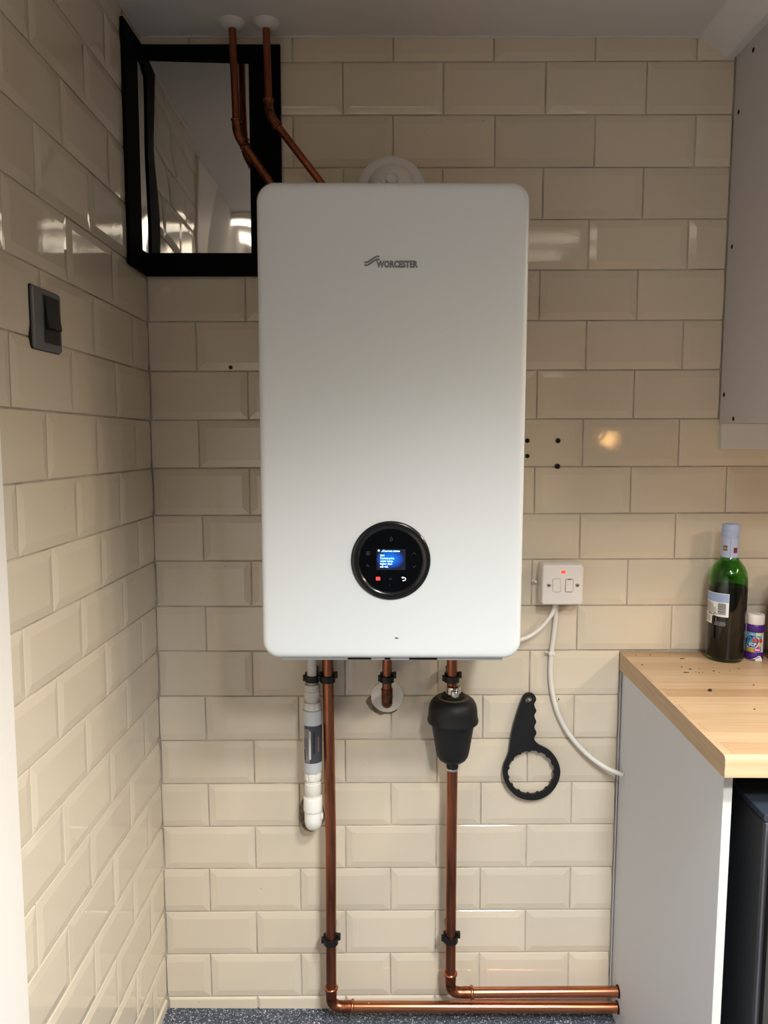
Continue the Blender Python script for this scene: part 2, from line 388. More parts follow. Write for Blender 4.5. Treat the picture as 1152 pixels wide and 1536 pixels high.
def jx(c, z):
    t = JX.get(c, [(0, 0)])
    if z <= t[0][0]: d = t[0][1]
    elif z >= t[-1][0]: d = t[-1][1]
    else:
        for (a, p), (b, q) in zip(t, t[1:]):
            if a <= z <= b: d = p + (q - p) * (z - a) / (b - a); break
    return c * PU + d
MESH = {}
def tilemesh(wd, h, cl, cr, ct, cb):
    key = (round(wd, 3), round(h, 3), cl, cr, ct, cb)
    if key in MESH: return MESH[key]
    bw = 0.0135
    def ring(i, y, f):
        l, r_, t, b = (0.0003 if cl else i), (0.0003 if cr else i), (0.0003 if ct else i), (0.0003 if cb else i)
        if not f: l = r_ = t = b = i
        return [(-wd / 2 + l, y, -h / 2 + b), (wd / 2 - r_, y, -h / 2 + b), (wd / 2 - r_, y, h / 2 - t), (-wd / 2 + l, y, h / 2 - t)]
    if h < 0.04: bw = 0.004
    R = [ring(0, 0.0050, 0), ring(0, 0.0028, 0), ring(0.0009, 0.0021, 0), ring(bw - .0010, 0.00040, 1), ring(bw + 0.0016, 0.0, 1)]
    V = [v for r_ in R for v in r_]; F = []
    for i in range(4):
        for k in range(4): F.append((4 * i + k, 4 * i + (k + 1) % 4, 4 * i + 4 + (k + 1) % 4, 4 * i + 4 + k))
    F.append((16, 17, 18, 19))
    me = mk(V, F, 'tile'); me.materials.append(TILE); MESH[key] = me; return me
def place(parent, x0, x1, z0, z1, cl, cr, ct, cb, left=False, slope=0.0):
    wd, h = x1 - x0 - GR, z1 - z0 - GR
    if wd < 0.012 or h < 0.012: return
    if cl: wd += GR / 2
    full = not (cl or cr or ct or cb)
    mw, mh = (0.1997, 0.0975) if full else (wd, h if (ct or cb) else 0.0975)
    me = tilemesh(mw, mh, cl, cr, ct, cb)
    o = bpy.data.objects.new('tile', me); COL.objects.link(o); o.parent = parent
    xc = (x0 + x1) / 2 - (GR / 4 if cl else 0); zc = (z0 + z1) / 2
    o.scale = (wd / mw, 1, h / mh)
    j = lambda s: random.uniform(-s, s)
    out = j(0.0005)
    if left: o.location = (U0 + out, xc, zc); o.rotation_euler = (j(.003) , j(.003), PI / 2 + j(0.003)); o.rotation_euler = (Matrix.Rotation(PI / 2 + j(.003), 3, 'Z') @ Matrix.Rotation(j(.003), 3, 'X') @ Matrix.Rotation(slope + j(.0015), 3, 'Y')).to_euler()
    else: o.location = (xc, out, zc); o.rotation_euler = (Matrix.Rotation(j(.003), 3, 'Z') @ Matrix.Rotation(j(.003), 3, 'X') @ Matrix.Rotation(-slope + j(.0012), 3, 'Y')).to_euler()
for r in range(-1, 21):
    half = 0.5 if r % 2 else 0.0
    zm = (zj(r, .4) + zj(r + 1, .4)) / 2
    xr = 0.9005 if zm < 0.79 else (1.45 if zm < 1.29 else 1.0898)
    cols = [half - 1 + k for k in range(10)]
    edges = [U0 + 0.0004] + [jx(c, zm) for c in cols if jx(c, zm) > U0 + 0.03]
    for i in range(len(edges) - 1):
        x0, x1 = edges[i], edges[i + 1]
        if x0 > xr - 0.01: break
        cutr = x1 > xr; x1 = min(x1, xr); xm = (x0 + x1) / 2
        slope = ((ZR[min(max(r, 0), 20)] - ZL[min(max(r, 0), 20)]) / 0.9)
        short = i == 0 and (x1 - x0) < 0.18
        z0, z1 = zj(r, xm), zj(r + 1, xm)
        if 0.79 < zm < 0.9 and r == 7: pass
        place(wall_back, x0, x1, z0, z1, short, cutr, r == 20, r == -1, slope=slope)
LW0 = 0.0915
def zl(j, wv):
    if j < 0: return FZ - 0.004
    if j > 20: return CZ + 0.002
    return ZL[j] - 0.0015 + 0.0138 * wv
for r in range(-1, 21):
    half = 0.5 if r % 2 else 0.0
    ed = [0.0012] + [LW0 + (half + k) * PU + random.uniform(-.0015, .0015) for k in range(5)]
    for i in range(len(ed) - 1):
        w0, w1 = ed[i], ed[i + 1]
        if w0 > 0.63: break
        cutf = w1 > 0.647; w1 = min(w1, 0.647); wm = (w0 + w1) / 2
        place(wall_left, -w1, -w0, zl(r, wm), zl(r + 1, wm), cutf, i == 0, r == 20, r == -1, left=True, slope=0.0138)
# drilled holes with old plugs (part of the tiled wall)
for x, z, r, mt in ((.6897, 1.2598, .0050, PLUG), (.7542, 1.2599, .0053, PLUG), (.6904, 1.2276, .0047, PLUG), (.7545, 1.2058, .0055, PLUG), (.0675, 1.4109, .0042, RUST)):
    p = link('wall_plug', lathe([(r * .55, -.002), (r * .6, .0003), (r, .0008), (r * 1.02, -.002)], 16), mt, wall_back, (x, 0, z), (PI / 2, 0, 0), 40)
    link('plug_hole', disc(0, 0, r * .62, 0, 14), HOLE, p, (0, 0, 0.0004), (-PI / 2, 0, 0))
# broken openings cut round the pipes, filled with rough mortar
def blob(cx, cz, rx, rz, seed, name):
    rnd = random.Random(seed); n = 40; V = [(cx, -0.0012, cz)]; F = []
    for q, (f, y) in enumerate(((.55, -.0016), (.85, -.0012), (1.0, -.0006), (1.03, .004))):
        for k in range(n):
            t = 2 * PI * k / n
            if q == 0 and k == 0:
                ph = [rnd.uniform(0, 6.28) for _ in range(4)]; nz = [1 + .07 * math.sin(3 * 2 * PI * i / n + ph[0]) + .05 * math.sin(5 * 2 * PI * i / n + ph[1]) + .03 * math.sin(9 * 2 * PI * i / n + ph[2]) + rnd.uniform(-.015, .015) for i in range(n)]
            s = f * nz[k]; V.append((cx + rx * s * math.cos(t), y + rnd.uniform(-.0008, .0008) * (q < 3), cz + rz * s * math.sin(t)))
    for k in range(n): F.append((0, 1 + k, 1 + (k + 1) % n))
    for q in range(3):
        for k in range(n):
            a, b = 1 + q * n + k, 1 + q * n + (k + 1) % n; F.append((a, b, b + n, a + n))
    return link(name, mk(V, F), MORTAR, wall_back)
blob(.2290, .4335, .0290, .0385, 3, 'mortar_patch')
blob(.3870, .6915, .0330, .0300, 5, 'mortar_patch')

# ------------------------------------------------------------------ ceiling light (seen in the glaze and the mirror)
cl_ = empty('ceiling_light', FIX, 'white twin batten light on the ceiling, glowing in the tile reflections', 'light')
link('housing', box(-.78, .78, -.20, .20, -.004, .032, .004), JAMB, cl_)
for dy, L in ((-.15, .72), (.15, .72)):
    link('tube', tube([(-L, dy, -.018), (L, dy, -.018)], .013, 14), TUBE, cl_, smooth=40)
for (x_, y_, *r__), w_ in zip(SPOTS, ('the right one of the pair behind the viewer', 'the left one of the pair behind the viewer', 'the one above the viewer, nearest the boiler', 'added far right to light the left wall, nearest the tiled back wall', 'added far right to light the left wall, middle of its row of three', 'added far right to light the left wall, furthest from the tiled back wall')):
    d_ = empty('downlight', (x_, y_, CZ), 'recessed ceiling downlight, ' + w_, 'light')
    link('bezel', lathe([(.046, .001), (.046, -.004), (.041, -.006), (.036, -.003), (.036, .001)], 32), CHROME, d_, smooth=40)
wl = empty('wall_lamp', (1.776, YB, 1.24), 'small warm globe lamp behind the viewer, mirrored as an orange spark in the tiles', 'lamp')
link('bracket', join(box(-.03, .03, 0, .02, -.05, .05, .004), box(-.008, .008, .01, .12, -.09, -.075), box(-.008, .008, .105, .12, -.09, -.035)), STEEL, wl)
link('globe', lathe([(.001, -.024), (.013, -.0204), (.0216, -.0108), (.024, 0), (.0216, .0108), (.013, .0204), (.001, .024)], 20), BULB, wl, (0, .1125, .005), smooth=60)

# ------------------------------------------------------------------ boiler
BX0, BX1, BZ0, BZ1, BY = .1833, .6225, .8945, 1.6750, -.355
bc = ((BX0 + BX1) / 2, (BZ0 + BZ1) / 2)
boiler = empty('boiler', (bc[0], 0, BZ0), 'large white wall-hung gas boiler with round black display on tiled wall', 'boiler')
W_, H_ = BX1 - BX0, BZ1 - BZ0
lv = roundlv(-.062, 0.0, .0001, 1)
lv = [(0.0, BY * -1 - .078), (0.0, .012), (.0008, .0065), (.0028, .0028), (.006, .0008), (.011, .0001), (.02, 0)]
o = link('front_cover', rpanel(W_, H_, .030, lv, 10), CASE, boiler, (0, BY, H_ / 2), smooth=30)
link('casing', box(-W_ / 2 + .004, W_ / 2 - .004, -.08, -.0045, .006, H_ - .006, .006), CASE, boiler)
link('rear_casing', box(-W_ / 2 + .003, W_ / 2 - .003, -.275, -.002, .004, H_ - .004, .004), CASE, boiler)
tr = link('base_tray', join(box(-.19, .19, -.343, -.02, -.0060, .008, .002), ), TRAY, boiler)
for x0, x1 in ((-.075, -.035), (.03, .078), (-.012, -.002)):
    link('tray_slot', box(x0, x1, -.3437, -.342, -.0046, -.0015), HOLE, tr)
# round control panel
cp = link('control_panel', lathe([(.0662, -.004), (.0668, .0006), (.0660, .0022), (.0630, .0036), (.0575, .0030), (.0530, .0006), (.052, -.003)], 72), BLACKGLOSS, boiler, (.4008 - bc[0], BY, 1.0636 - BZ0), (PI / 2, 0, 0), 50)
cpl = Vector((.4008 - bc[0], BY, 1.0636 - BZ0))
def panelpart(name, me, mat, lift, lbl=None):
    # children of control_panel; mesh authored facing -y around the dial centre
    o = link(name, me, mat); o.parent = cp; o.matrix_parent_inverse = Matrix.Rotation(-PI / 2, 4, 'X'); o.location = (0, -lift, 0)
    if lbl: o['label'] = lbl
    return o
panelpart('display_glass', disc(0, 0, .0545, 0, 64, .0005), BLACKGLASS, .0008)
def screen_mat():
    m = bpy.data.materials.new('screen_glow'); m.use_nodes = True; nt = m.node_tree; p = nt.nodes['Principled BSDF']
    p.inputs['Base Color'].default_value = (0.005, 0.006, 0.012, 1); p.inputs['Roughness'].default_value = 0.1
    tc = nt.nodes.new('ShaderNodeTexCoord'); mp = nt.nodes.new('ShaderNodeMapping'); mp.inputs['Location'].default_value = (.06, 0, -.05); mp.inputs['Scale'].default_value = (42, 0, 60)
    mp.vector_type = 'POINT'
    g = nt.nodes.new('ShaderNodeTexGradient'); g.gradient_type = 'SPHERICAL'
    cr = nt.nodes.new('ShaderNodeValToRGB'); e = cr.color_ramp; e.elements[0].color = (.006, .010, .028, 1); e.elements[1].color = (.0, .22, .95, 1); e.elements[1].position = .75
    k = e.elements.new(.25); k.color = (.002, .07, .5, 1)
    nt.links.new(tc.outputs['Object'], mp.inputs[0]); nt.links.new(mp.outputs[0], g.inputs[0]); nt.links.new(g.outputs[0], cr.inputs[0]); nt.links.new(cr.outputs[0], p.inputs['Emission Color']); p.inputs['Emission Strength'].default_value = 1.0
    return m
px = .134 / 120.0                                    # metres per photo pixel on the dial
def D(zx, zy): return ((520 + zx * 130 / 1152 - 586.2) * px, -(775 + zy * 130 / 1152 - 840.5) * px)
def rect(x0, y0, x1, y1, y=0.0, t=.0002):
    a, b = D(x0, y0), D(x1, y1); return flat([(a[0], b[1]), (b[0], b[1]), (b[0], a[1]), (a[0], a[1])], y, t)
sx0, sy0 = D(400, 425); sx1, sy1 = D(783, 705)
scr = flat([(-(sx1 - sx0) / 2, (sy1 - sy0) / 2), ((sx1 - sx0) / 2, (sy1 - sy0) / 2), ((sx1 - sx0) / 2, -(sy1 - sy0) / 2), (-(sx1 - sx0) / 2, -(sy1 - sy0) / 2)], 0, .0002)
so = panelpart('screen', scr, screen_mat(), .0012, 'glowing blue status screen'); so.location = ((sx0 + sx1) / 2, -.0012, (sy0 + sy1) / 2)
TXT = M('screen_text', (190, 240, 255), 0.5, emit=(170, 232, 255), es=1.3)
DIM = M('dim_icon', (52, 54, 58), 0.5)
WHITEICON = M('lit_icon', (250, 250, 250), 0.5, emit=(255, 255, 255), es=.9)
REDICON = M('lit_red_icon', (255, 60, 60), 0.5, emit=(255, 70, 74), es=.85)
for s, zx, zy, wid in (('../Current status', 458, 462, 250), ('364', 446, 522, 58), ('Current prim.', 446, 560, 190), ('water temp.', 446, 597, 175), ('higher than', 446, 634, 160), ('set val.', 446, 672, 108)):
    me = textmesh(s, .0046, bold=.00012); xs = [v.co.x for v in me.vertices]; ww = max(xs) - min(xs)
    p0 = D(zx, zy); f = wid * 130 / 1152 * px / ww
    for v in me.vertices: v.co.x = p0[0] + (v.co.x - min(xs)) * f; v.co.z += p0[1]
    panelpart('lettering', me, TXT, .0015)
panelpart('icon', disc(*D(428, 445), .0016, 0, 12), WHITEICON, .0015, 'small white status dot')
panelpart('icon', rect(392, 800, 447, 846), REDICON, .0012, 'lit red square key')
b0 = [D(775 - 40 * math.cos(t) * -0 + 26 * math.sin(t) - 14, 828 - 20 * math.cos(t)) for t in [k / 10 * PI for k in range(11)]]
panelpart('icon', join(stroke([D(745, 808)] + b0 + [D(745, 848)], .0011), flat([D(730, 808), D(752, 794), D(752, 822)])), WHITEICON, .0012, 'lit white back arrow key')
panelpart('icon', join(stroke([D(595 + 22 * math.sin(t) * math.sin(t / 2), 290 - 30 * math.cos(t)) for t in [k / 20 * 2 * PI for k in range(21)]], .0006), stroke([D(597, 285), D(592, 308)], .0005)), DIM, .0012, 'dim flame symbol')
panelpart('icon', join(*[stroke([D(262, 462 + 14 * k), D(312, 462 + 14 * k)], .0007) for k in range(4)], stroke([D(272, 455), D(272, 508)], .0007), stroke([D(300, 455), D(300, 508)], .0007)), DIM, .0012, 'dim radiator symbol')
panelpart('icon', join(stroke([D(258, 655), D(290, 645), D(304, 668)], .0009), stroke([D(278, 645), D(278, 626)], .0008)), DIM, .0012, 'dim tap symbol')
panelpart('icon', stroke([D(876, 495), D(898, 468), D(922, 495)], .0007), DIM, .0012, 'dim up chevron')
panelpart('icon', stroke([D(876, 648), D(898, 674), D(922, 648)], .0007), DIM, .0012, 'dim down chevron')
for s, zx, zy, sz in (('ok', 562, 838, .0052), ('i', 572, 918, .0046)):
    me = textmesh(s, sz); p0 = D(zx, zy); shift(me, (p0[0], 0, p0[1])); panelpart('lettering', me, DIM, .0012)
# maker's wave emblem and word on the cover
def bp(x, z): return (x - bc[0], z - BZ0)
def emblem(dz):
    pts = []
    for k in range(19):
        t = k / 18; s = t * t * (3 - 2 * t)
        pts.append(bp(.3568 + .0245 * t, 1.5440 + .0112 * s + dz + (.0016 * (2 * t - 1) ** 4 if t < .35 else 0) - (.0018 * (2 * t - 1) ** 6 if t > .7 else 0)))
    return stroke(pts, .0029)
link('emblem', join(emblem(.0042), emblem(-.0004)), LOGO, boiler, (0, BY - .0003, 0))
me = textmesh('WORCESTER', .0142, bold=.0008); xs = [v.co.x for v in me.vertices]; f = .0672 / (max(xs) - min(xs)); m0 = min(xs)
p0 = bp(.3762, 1.5415)
for v in me.vertices: v.co = Vector((p0[0] + (v.co.x - m0) * f, v.co.y, p0[1] + v.co.z))
link('lettering', me, LOGO, boiler, (0, BY - .0003, 0))
p0 = bp(.4113, .9309)
link('mark', flat([(p0[0] - .0034, p0[1] - .0010), (p0[0] + .0036, p0[1] - .0012), (p0[0] + .0028, p0[1] + .0003), (p0[0] - .0008, p0[1] + .0013), (p0[0] - .003, p0[1] + .0008)]), LABELG, boiler, (0, BY - .0003, 0))

# ------------------------------------------------------------------ flue
FL = M('flue_white', (232, 228, 224), .5)
flue = empty('flue_elbow', (.4018, 0, 1.675), 'pale flue elbow with test point rising behind the boiler top into the wall', 'flue')
link('wall_seal', lathe([(.0690, -.001), (.0698, .003), (.0660, .0070), (.056, .0105), (.045, .0115)], 64), FL, flue, (0, 0, 1.7640 - 1.675), (PI / 2, 0, 0), 50)
pth = [(0, -.088, .002), (0, -.088, .010)] + [tuple(v) for v in arc((0, -.088, .0790), (0, 0, 1), (0, 1, 0), .060, 12)] + [(0, -.012, .0790), (0, .0, .0790)]
link('elbow', tube(pth, .0485, 40), FL, flue, smooth=60)
link('test_point', lathe([(.020, -.012), (.020, .001), (.0185, .0025), (.0130, .003), (.0130, .0085), (.0115, .0100), (.0100, .0085), (.009, .004), (.002, .0035)], 28), FL, flue, (0.0005, -.1265, .0735), (math.radians(72), 0, 0), 40)

# ------------------------------------------------------------------ upper heating pipes and ceiling roses
def bead(p, d, r, name='bead', mat=None, parent=None, t=.0022):
    q = Vector(d).to_track_quat('Z', 'Y'); n = 20; V = []; F = []
    for i in range(9):
        a = 2 * PI * i / 8
    me = lathe([(r, -t * 1.2), (r + t * .7, -t * .8), (r + t, 0), (r + t * .7, t * .8), (r, t * 1.2)], 24)
    for v in me.vertices: v.co = q @ v.co + Vector(p)
    return link(name, me, mat, parent, smooth=70)
for i, (xt, xb, zb, xe, lab) in enumerate(((.0930, .0975, 1.868, .1668, 'left copper pipe dropping from the ceiling in front of the mirror, bent behind the boiler'),
                                       (.1588, .1610, 1.905, .2636, 'right copper pipe dropping from the ceiling over the black frame, bent behind the boiler'))):
    P0 = Vector((xt, -.054, CZ + .003)); ang = Vector((xe - xb, 0, -(.098 if i == 0 else .130))).normalized()
    K = Vector((xb + .0012, -.054, zb - .012)); dn = (K - P0).normalized()
    root = empty('copper_pipe', (xt, -.054, CZ), lab, 'pipe', 'upper copper pipes'); inv = Matrix.Translation(-Vector(root.location))
    def part(name, me, mat, sm=50, root=root, inv=inv):
        me.transform(inv); return link(name, me, mat, root, smooth=sm)
    e0 = K - dn * .020; e1 = K + ang * .020
    part('pipe_run', tube([P0, e0], .0073, 20), COPPER_UP)
    e = part('elbow', tube([e0 - dn * .008, e0] + arc(K, dn, ang, .018, 8) + [e1, e1 + ang * .008], .0088, 20), COPPER_F)
    for p_, d_ in ((e0 - dn * .007, dn), (e1 + ang * .007, ang)):
        b = bead(p_, d_, .0087, mat=COPPER_F, parent=e); b.data.transform(inv)
    L = (K.z - 1.6765) / -ang.z
    part('pipe_run', tube([e1, K + ang * L], .0073, 20), COPPER_UP)
    rs = empty('pipe_rose', (xt, -.054, CZ), ('left' if i == 0 else 'right') + ' white ceiling rose round the copper pipe above the ' + ('mirror' if i == 0 else 'black frame'), 'pipe collar', 'white pipe roses')
    link('dish', lathe([(.0075, -.0125), (.011, -.0122), (.017, -.0105), (.0225, -.0065), (.0255, -.0015), (.0262, .001)], 40), M('rose_white', (208, 204, 198), .45), rs, smooth=60)

# ------------------------------------------------------------------ corner mirror with black frame
mir = empty('mirror', (0, 0, 1.60), 'rectangular mirror in a thick black frame wrapped into the wall corner', 'mirror')
def mp_(name, me, mat, lbl=None):
    me.transform(Matrix.Translation((0, 0, -1.60))); o = link(name, me, mat, mir)
    if lbl: o['label'] = lbl
    return o
u = U0 + .0008
def frame_rect(x0, x1, z0, z1, i0, i1, j0, j1):
    t0, t1 = -.0105, -.0008
    O = [(x0, z0), (x1, z0), (x1, z1), (x0, z1)]; I = [(i0, j0), (i1, j0), (i1, j1), (i0, j1)]
    V = [(x, y, z) for y in (t0, t1) for x, z in O + I]; F = []
    for k in range(4):
        n = (k + 1) % 4
        F += [(k, n, 4 + n, 4 + k), (8 + k, 8 + n, 12 + n, 12 + k), (k, n, 8 + n, 8 + k), (4 + k, 4 + n, 12 + n, 12 + k)]
    return mk(V, F)
mp_('frame', frame_rect(u, .1792, 1.5953, 2.0435, u + .0005, .1163, 1.6405, 2.0145), FRAME)
V = []
def sidebar():
    # bar on the left wall: runs round three sides of the narrow side pane
    O = [(-.1195, 1.5965), (-.001, 1.5953), (-.001, 2.0435), (-.1195, 2.0415)]; I = [(-.0425, 1.6390), (-.0015, 1.6405), (-.0015, 2.0145), (-.0415, 1.9985)]
    V = [(x, y, z) for x in (U0 + .0072, U0 + .0006) for y, z in O + I]; F = []
    for k in range(4):
        n = (k + 1) % 4
        F += [(k, n, 4 + n, 4 + k), (8 + k, 8 + n, 12 + n, 12 + k), (k, n, 8 + n, 8 + k), (4 + k, 4 + n, 12 + n, 12 + k)]
    return mk(V, F)
mp_('side_frame', sidebar(), FRAME)
def warped(nx, nz, f):
    V = [f(i / nx, k / nz) for k in range(nz + 1) for i in range(nx + 1)]
    F = [(k * (nx + 1) + i, k * (nx + 1) + i + 1, (k + 1) * (nx + 1) + i + 1, (k + 1) * (nx + 1) + i) for k in range(nz) for i in range(nx)]
    return mk(V, F)
pane = warped(20, 30, lambda s, t: (u + (.1165 - u) * s, -.0086 + .0070 * s - .0004 * math.cos(2.6 * s + 2.2 * t) - .0005 * math.sin(3.0 * t), 1.6400 + .3750 * t))
pm = mp_('mirror_pane', pane, MIRROR); shade(pm.data, 80)
sp = warped(6, 30, lambda s, t: (U0 + .0035 + .0003 * math.sin(3 * t + 2 * s), -.0435 + .0425 * s, 1.6385 + .376 * t))
pm = mp_('mirror_pane', sp, MIRROR, 'narrow mirror strip on the side wall'); shade(pm.data, 80)

# ------------------------------------------------------------------ light switch on the left wall
ls = empty('light_switch', (U0, -.4915, 1.4375), 'grey framed black rocker light switch on the left tiled wall', 'switch')
ls.rotation_euler = (0, 0, PI / 2)
link('gasket', rpanel(.0945, .0890, .004, [(0, .002), (0, -.0016)]), BLACKPL, ls, (-.0008, 0, 0))
link('plate', rpanel(.0925, .0870, .006, roundlv(.001, -.0058, .0030)), SWGREY, ls, (0, 0, 0), smooth=40)
link('insert', rpanel(.0545, .0675, .003, [(0, -.004), (0, -.0062), (.0005, -.0066)]), SWBLACK, ls, (.0105, 0, .001))
rk = link('rocker', mk([(-.0235, -.0060, .030), (.0235, -.0060, .030), (.0235, -.0060, -.013), (-.0235, -.0060, -.013), (-.0235, -.0072, .030), (.0235, -.0072, .030), (.0230, -.0122, -.013), (-.0230, -.0122, -.013), (-.0235, -.0092, .004), (.0235, -.0092, .004)],
     [(4, 5, 9, 8), (8, 9, 6, 7), (7, 6, 2, 3), (4, 8, 7, 3, 0), (5, 1, 2, 6, 9), (0, 1, 5, 4), (0, 3, 2, 1)]), SWBLACK, ls, (.0112, 0, 0.001))
bm = bmesh.new(); bm.from_mesh(rk.data); bmesh.ops.bevel(bm, geom=list(bm.edges), offset=.0012, segments=2, affect='EDGES'); bm.to_mesh(rk.data); bm.free(); shade(rk.data, 30)

# ------------------------------------------------------------------ lower pipework
PY = -.052
def pipe_thing(name, loc, label, cat, group=None):
    r = empty(name, loc, label, cat, group); inv = Matrix.Translation(-Vector(loc))
    def part(n, me, mat, sm=50):
        me.transform(inv); return link(n, me, mat, r, smooth=sm)
    return r, part, inv
def elbow_run(label, xs, ze, x_end, rp, zend_, bx, bz, top, group):
    r, part, inv = pipe_thing('copper_pipe', (xs[1], PY, ze), label, 'pipe', group)
    part('pipe_run', tube([(xs[0], PY, top), (xs[1], PY, .42), (xs[2], PY, bz - .004)], rp, 24), COPPER)
    K = Vector((xs[2], PY, ze)); R = .024
    e = part('elbow', tube([(xs[2], PY, bz + .001), (xs[2], PY, ze + .030)] + arc(K, (0, 0, -1), (1, 0, 0), R, 10) + [(xs[2] + .030, PY, ze), (bx - .001, PY, ze)], [rp + .0012] * 2 + [rp + .0003] * 11 + [rp + .0012] * 2, 24), COPPER_F)
    for p_, d_ in (((xs[2], PY, bz), (0, 0, 1)), ((bx, PY, ze), (1, 0, 0))):
        b = bead(p_, d_, rp + .0012, mat=COPPER_H, parent=e, t=.0030); b.data.transform(inv)
    part('pipe_run', tube([(bx - .003, PY, ze), (x_end, PY, zend_)], rp, 24), COPPER_H)
    return r, part
elbow_run('long left copper pipe running down from the boiler, elbowed along the floor', (.2697, .2750, .2742), .0148, .9062, .0117, .0160, .3215, .0596, .889, 'lower copper pipes')
elbow_run('right copper pipe below the black filter, elbowed above the floor pipe', (.5355, .5352, .5364), .0492, .9062, .0115, .0535, .5841, .0948, .579, 'lower copper pipes')
# stub between boiler and filter
r, part, inv = pipe_thing('copper_pipe', (.5315, PY, .90), 'short copper stub between the boiler underside and the chrome filter union', 'pipe')
part('pipe_run', tube([(.5315, PY, .889), (.5325, PY, .738)], .0112, 24), COPPER)
# gas pipe
r, part, inv = pipe_thing('gas_pipe', (.3955, -.05, .90), 'short copper gas pipe elbowed into the wall through a white disc', 'pipe')
part('pipe_run', tube([(.3955, -.05, .889), (.3955, -.05, .728)], .0102, 24), COPPER)
part('elbow', tube([(.3955, -.05, .738), (.3955, -.05, .722)] + arc((.3955, -.05, .7035), (0, 0, -1), (0, 1, 0), .014, 8) + [(.3955, -.02, .7035), (.3955, .002, .7035)], .0118, 24), M('copper_scorched', (120, 78, 56), .38, .9, var=.5, vscale=90, c2=(52, 34, 24)))
part('elbow_ring', tube([(.3955, -.05, .7385), (.3955, -.05, .7365)], .0124, 24), COPPER_F)
ds = empty('pipe_disc', (.3962, 0, .7043), 'flat white disc collar where the gas pipe enters the wall', 'pipe collar')
link('disc', lathe([(.0355, -.002), (.0358, .002), (.0350, .0032), (.0125, .0034), (.0120, -.002)], 48), M('disc_white', (220, 214, 206), .5), ds, (0, 0, 0), (PI / 2, 0, 0), 40)
# dark rubber grommets where the floor pipes enter the end panel
for z, up in ((.0538, 'upper'), (.0161, 'lower')):
    g_ = tag(link('pipe_grommet', tube([(.9035, PY, z), (.9064, PY, z)], [.0128, .0138], 24), HOLE, smooth=40), 'dark rim round the ' + up + ' floor pipe where it enters the end panel', 'grommet', 'pipe grommets')

# ---- pipe clips
def clip(x, y, z, rp, label, ear=1):
    r = empty('pipe_clip', (x, 0, z), label, 'clip', 'black hinged pipe clips')
    yc = y; n = 20; ri, ro, h = rp + .0004, rp + .0044, .0066
    V = []; F = []
    for k in range(n + 1):
        t = PI + PI * k / n                                        # front half
        for rr, zz in ((ri, -h), (ro, -h), (ro, h), (ri, h)): V.append((rr * math.cos(t), yc + rr * math.sin(t), zz - .006))
    for k in range(n):
        a = 4 * k
        for q in range(4): F.append((a + q, a + (q + 1) % 4, a + 4 + (q + 1) % 4, a + 4 + q))
    F += [(0, 1, 2, 3), (4 * n + 3, 4 * n + 2, 4 * n + 1, 4 * n)]
    link('front_band', mk(V, F), BLACKPL, r, smooth=30)
    V = []; F = []
    for k in range(n + 1):
        t = PI * k / n
        for rr, zz in ((ri, -h), (ro, -h), (ro, h), (ri, h)): V.append((rr * math.cos(t), yc + rr * math.sin(t), zz))
    for k in range(n):
        a = 4 * k
        for q in range(4): F.append((a + q, a + (q + 1) % 4, a + 4 + (q + 1) % 4, a + 4 + q))
    F += [(0, 1, 2, 3), (4 * n + 3, 4 * n + 2, 4 * n + 1, 4 * n)]
    link('saddle', join(mk(V, F), box(-.009, .009, yc + ri, -.0005, -h, h, .001)), BLACKPL, r, smooth=30)
    link('hinge', box(-ro - .0045, -ro + .0015, yc - .005, yc + .004, -.011, .0015, .0012), BLACKPL, r)
    link('catch', box(ro - .0015, ro + .0050, yc - .004, yc + .006, -.0045, .0085, .0014), BLACKPL, r)
    return r
clip(.2375, PY + .002, .7660, .0104, 'black hinged clip holding the white waste pipe under the boiler')
clip(.2703, PY, .7660, .0117, 'black hinged clip at the top of the left copper pipe')
clip(.3955, -.05, .7655, .0102, 'black hinged clip on the gas pipe above the white disc')
clip(.5320, PY, .7670, .0113, 'black hinged clip just above the chrome filter union')
clip(.2742, PY, .1770, .0118, 'black hinged clip low on the left copper pipe near the floor')
clip(.5360, PY, .1830, .0116, 'black hinged clip low on the right copper pipe near the floor')

# ---- condensate waste with inline trap
cw = empty('condensate_waste', (.2372, -.05, .44), 'white plastic condensate waste with grey labelled inline filter, elbowed into the wall', 'waste pipe')
def cwp(name, prof, mat, n=32, ribs=None, sm=40, lbl=None):
    o = link(name, lathe([(r_, z - .44) for r_, z in prof], n, ribs=ribs), mat, cw, smooth=sm)
    if lbl: o['label'] = lbl
    return o
cwp('pipe', [(.0103, .735), (.0103, .889)], OFFWHITE)
cwp('coupling', [(.0140, .7095), (.0142, .7165), (.0172, .7205), (.0176, .7225), (.0176, .7340), (.0164, .7352), (.0164, .7372), (.0171, .7378), (.0171, .7402), (.0164, .7408), (.0164, .7460), (.0158, .7478), (.0110, .7484)], OFFWHITE)
cwp('ribbed_nut', [(.0165, .6935), (.0184, .6945), (.0184, .7075), (.0172, .7098)], OFFWHITE, 36, (.6935 - .44, .7085 - .44, 6, 1, .0022))
cwp('trap_body', [(.0180, .5572), (.0201, .5580), (.0206, .5605), (.0206, .6895), (.0200, .6918), (.0178, .6930)], M('trap_grey', (188, 190, 192), .4), 40)
link('label_print', patch(-.0172, .0290, .5812 - .44, .6628 - .44, .0206, .0004, 16), LABELG, cw)
lp = link('label_band', patch(-.0170, -.0040, .5830 - .44, .6560 - .44, .0206, .0007, 8), LABELG2, cw)
link('label_bar', patch(-.0050, -.0014, .5905 - .44, .6515 - .44, .0206, .0009, 4), OFFWHITE, cw)
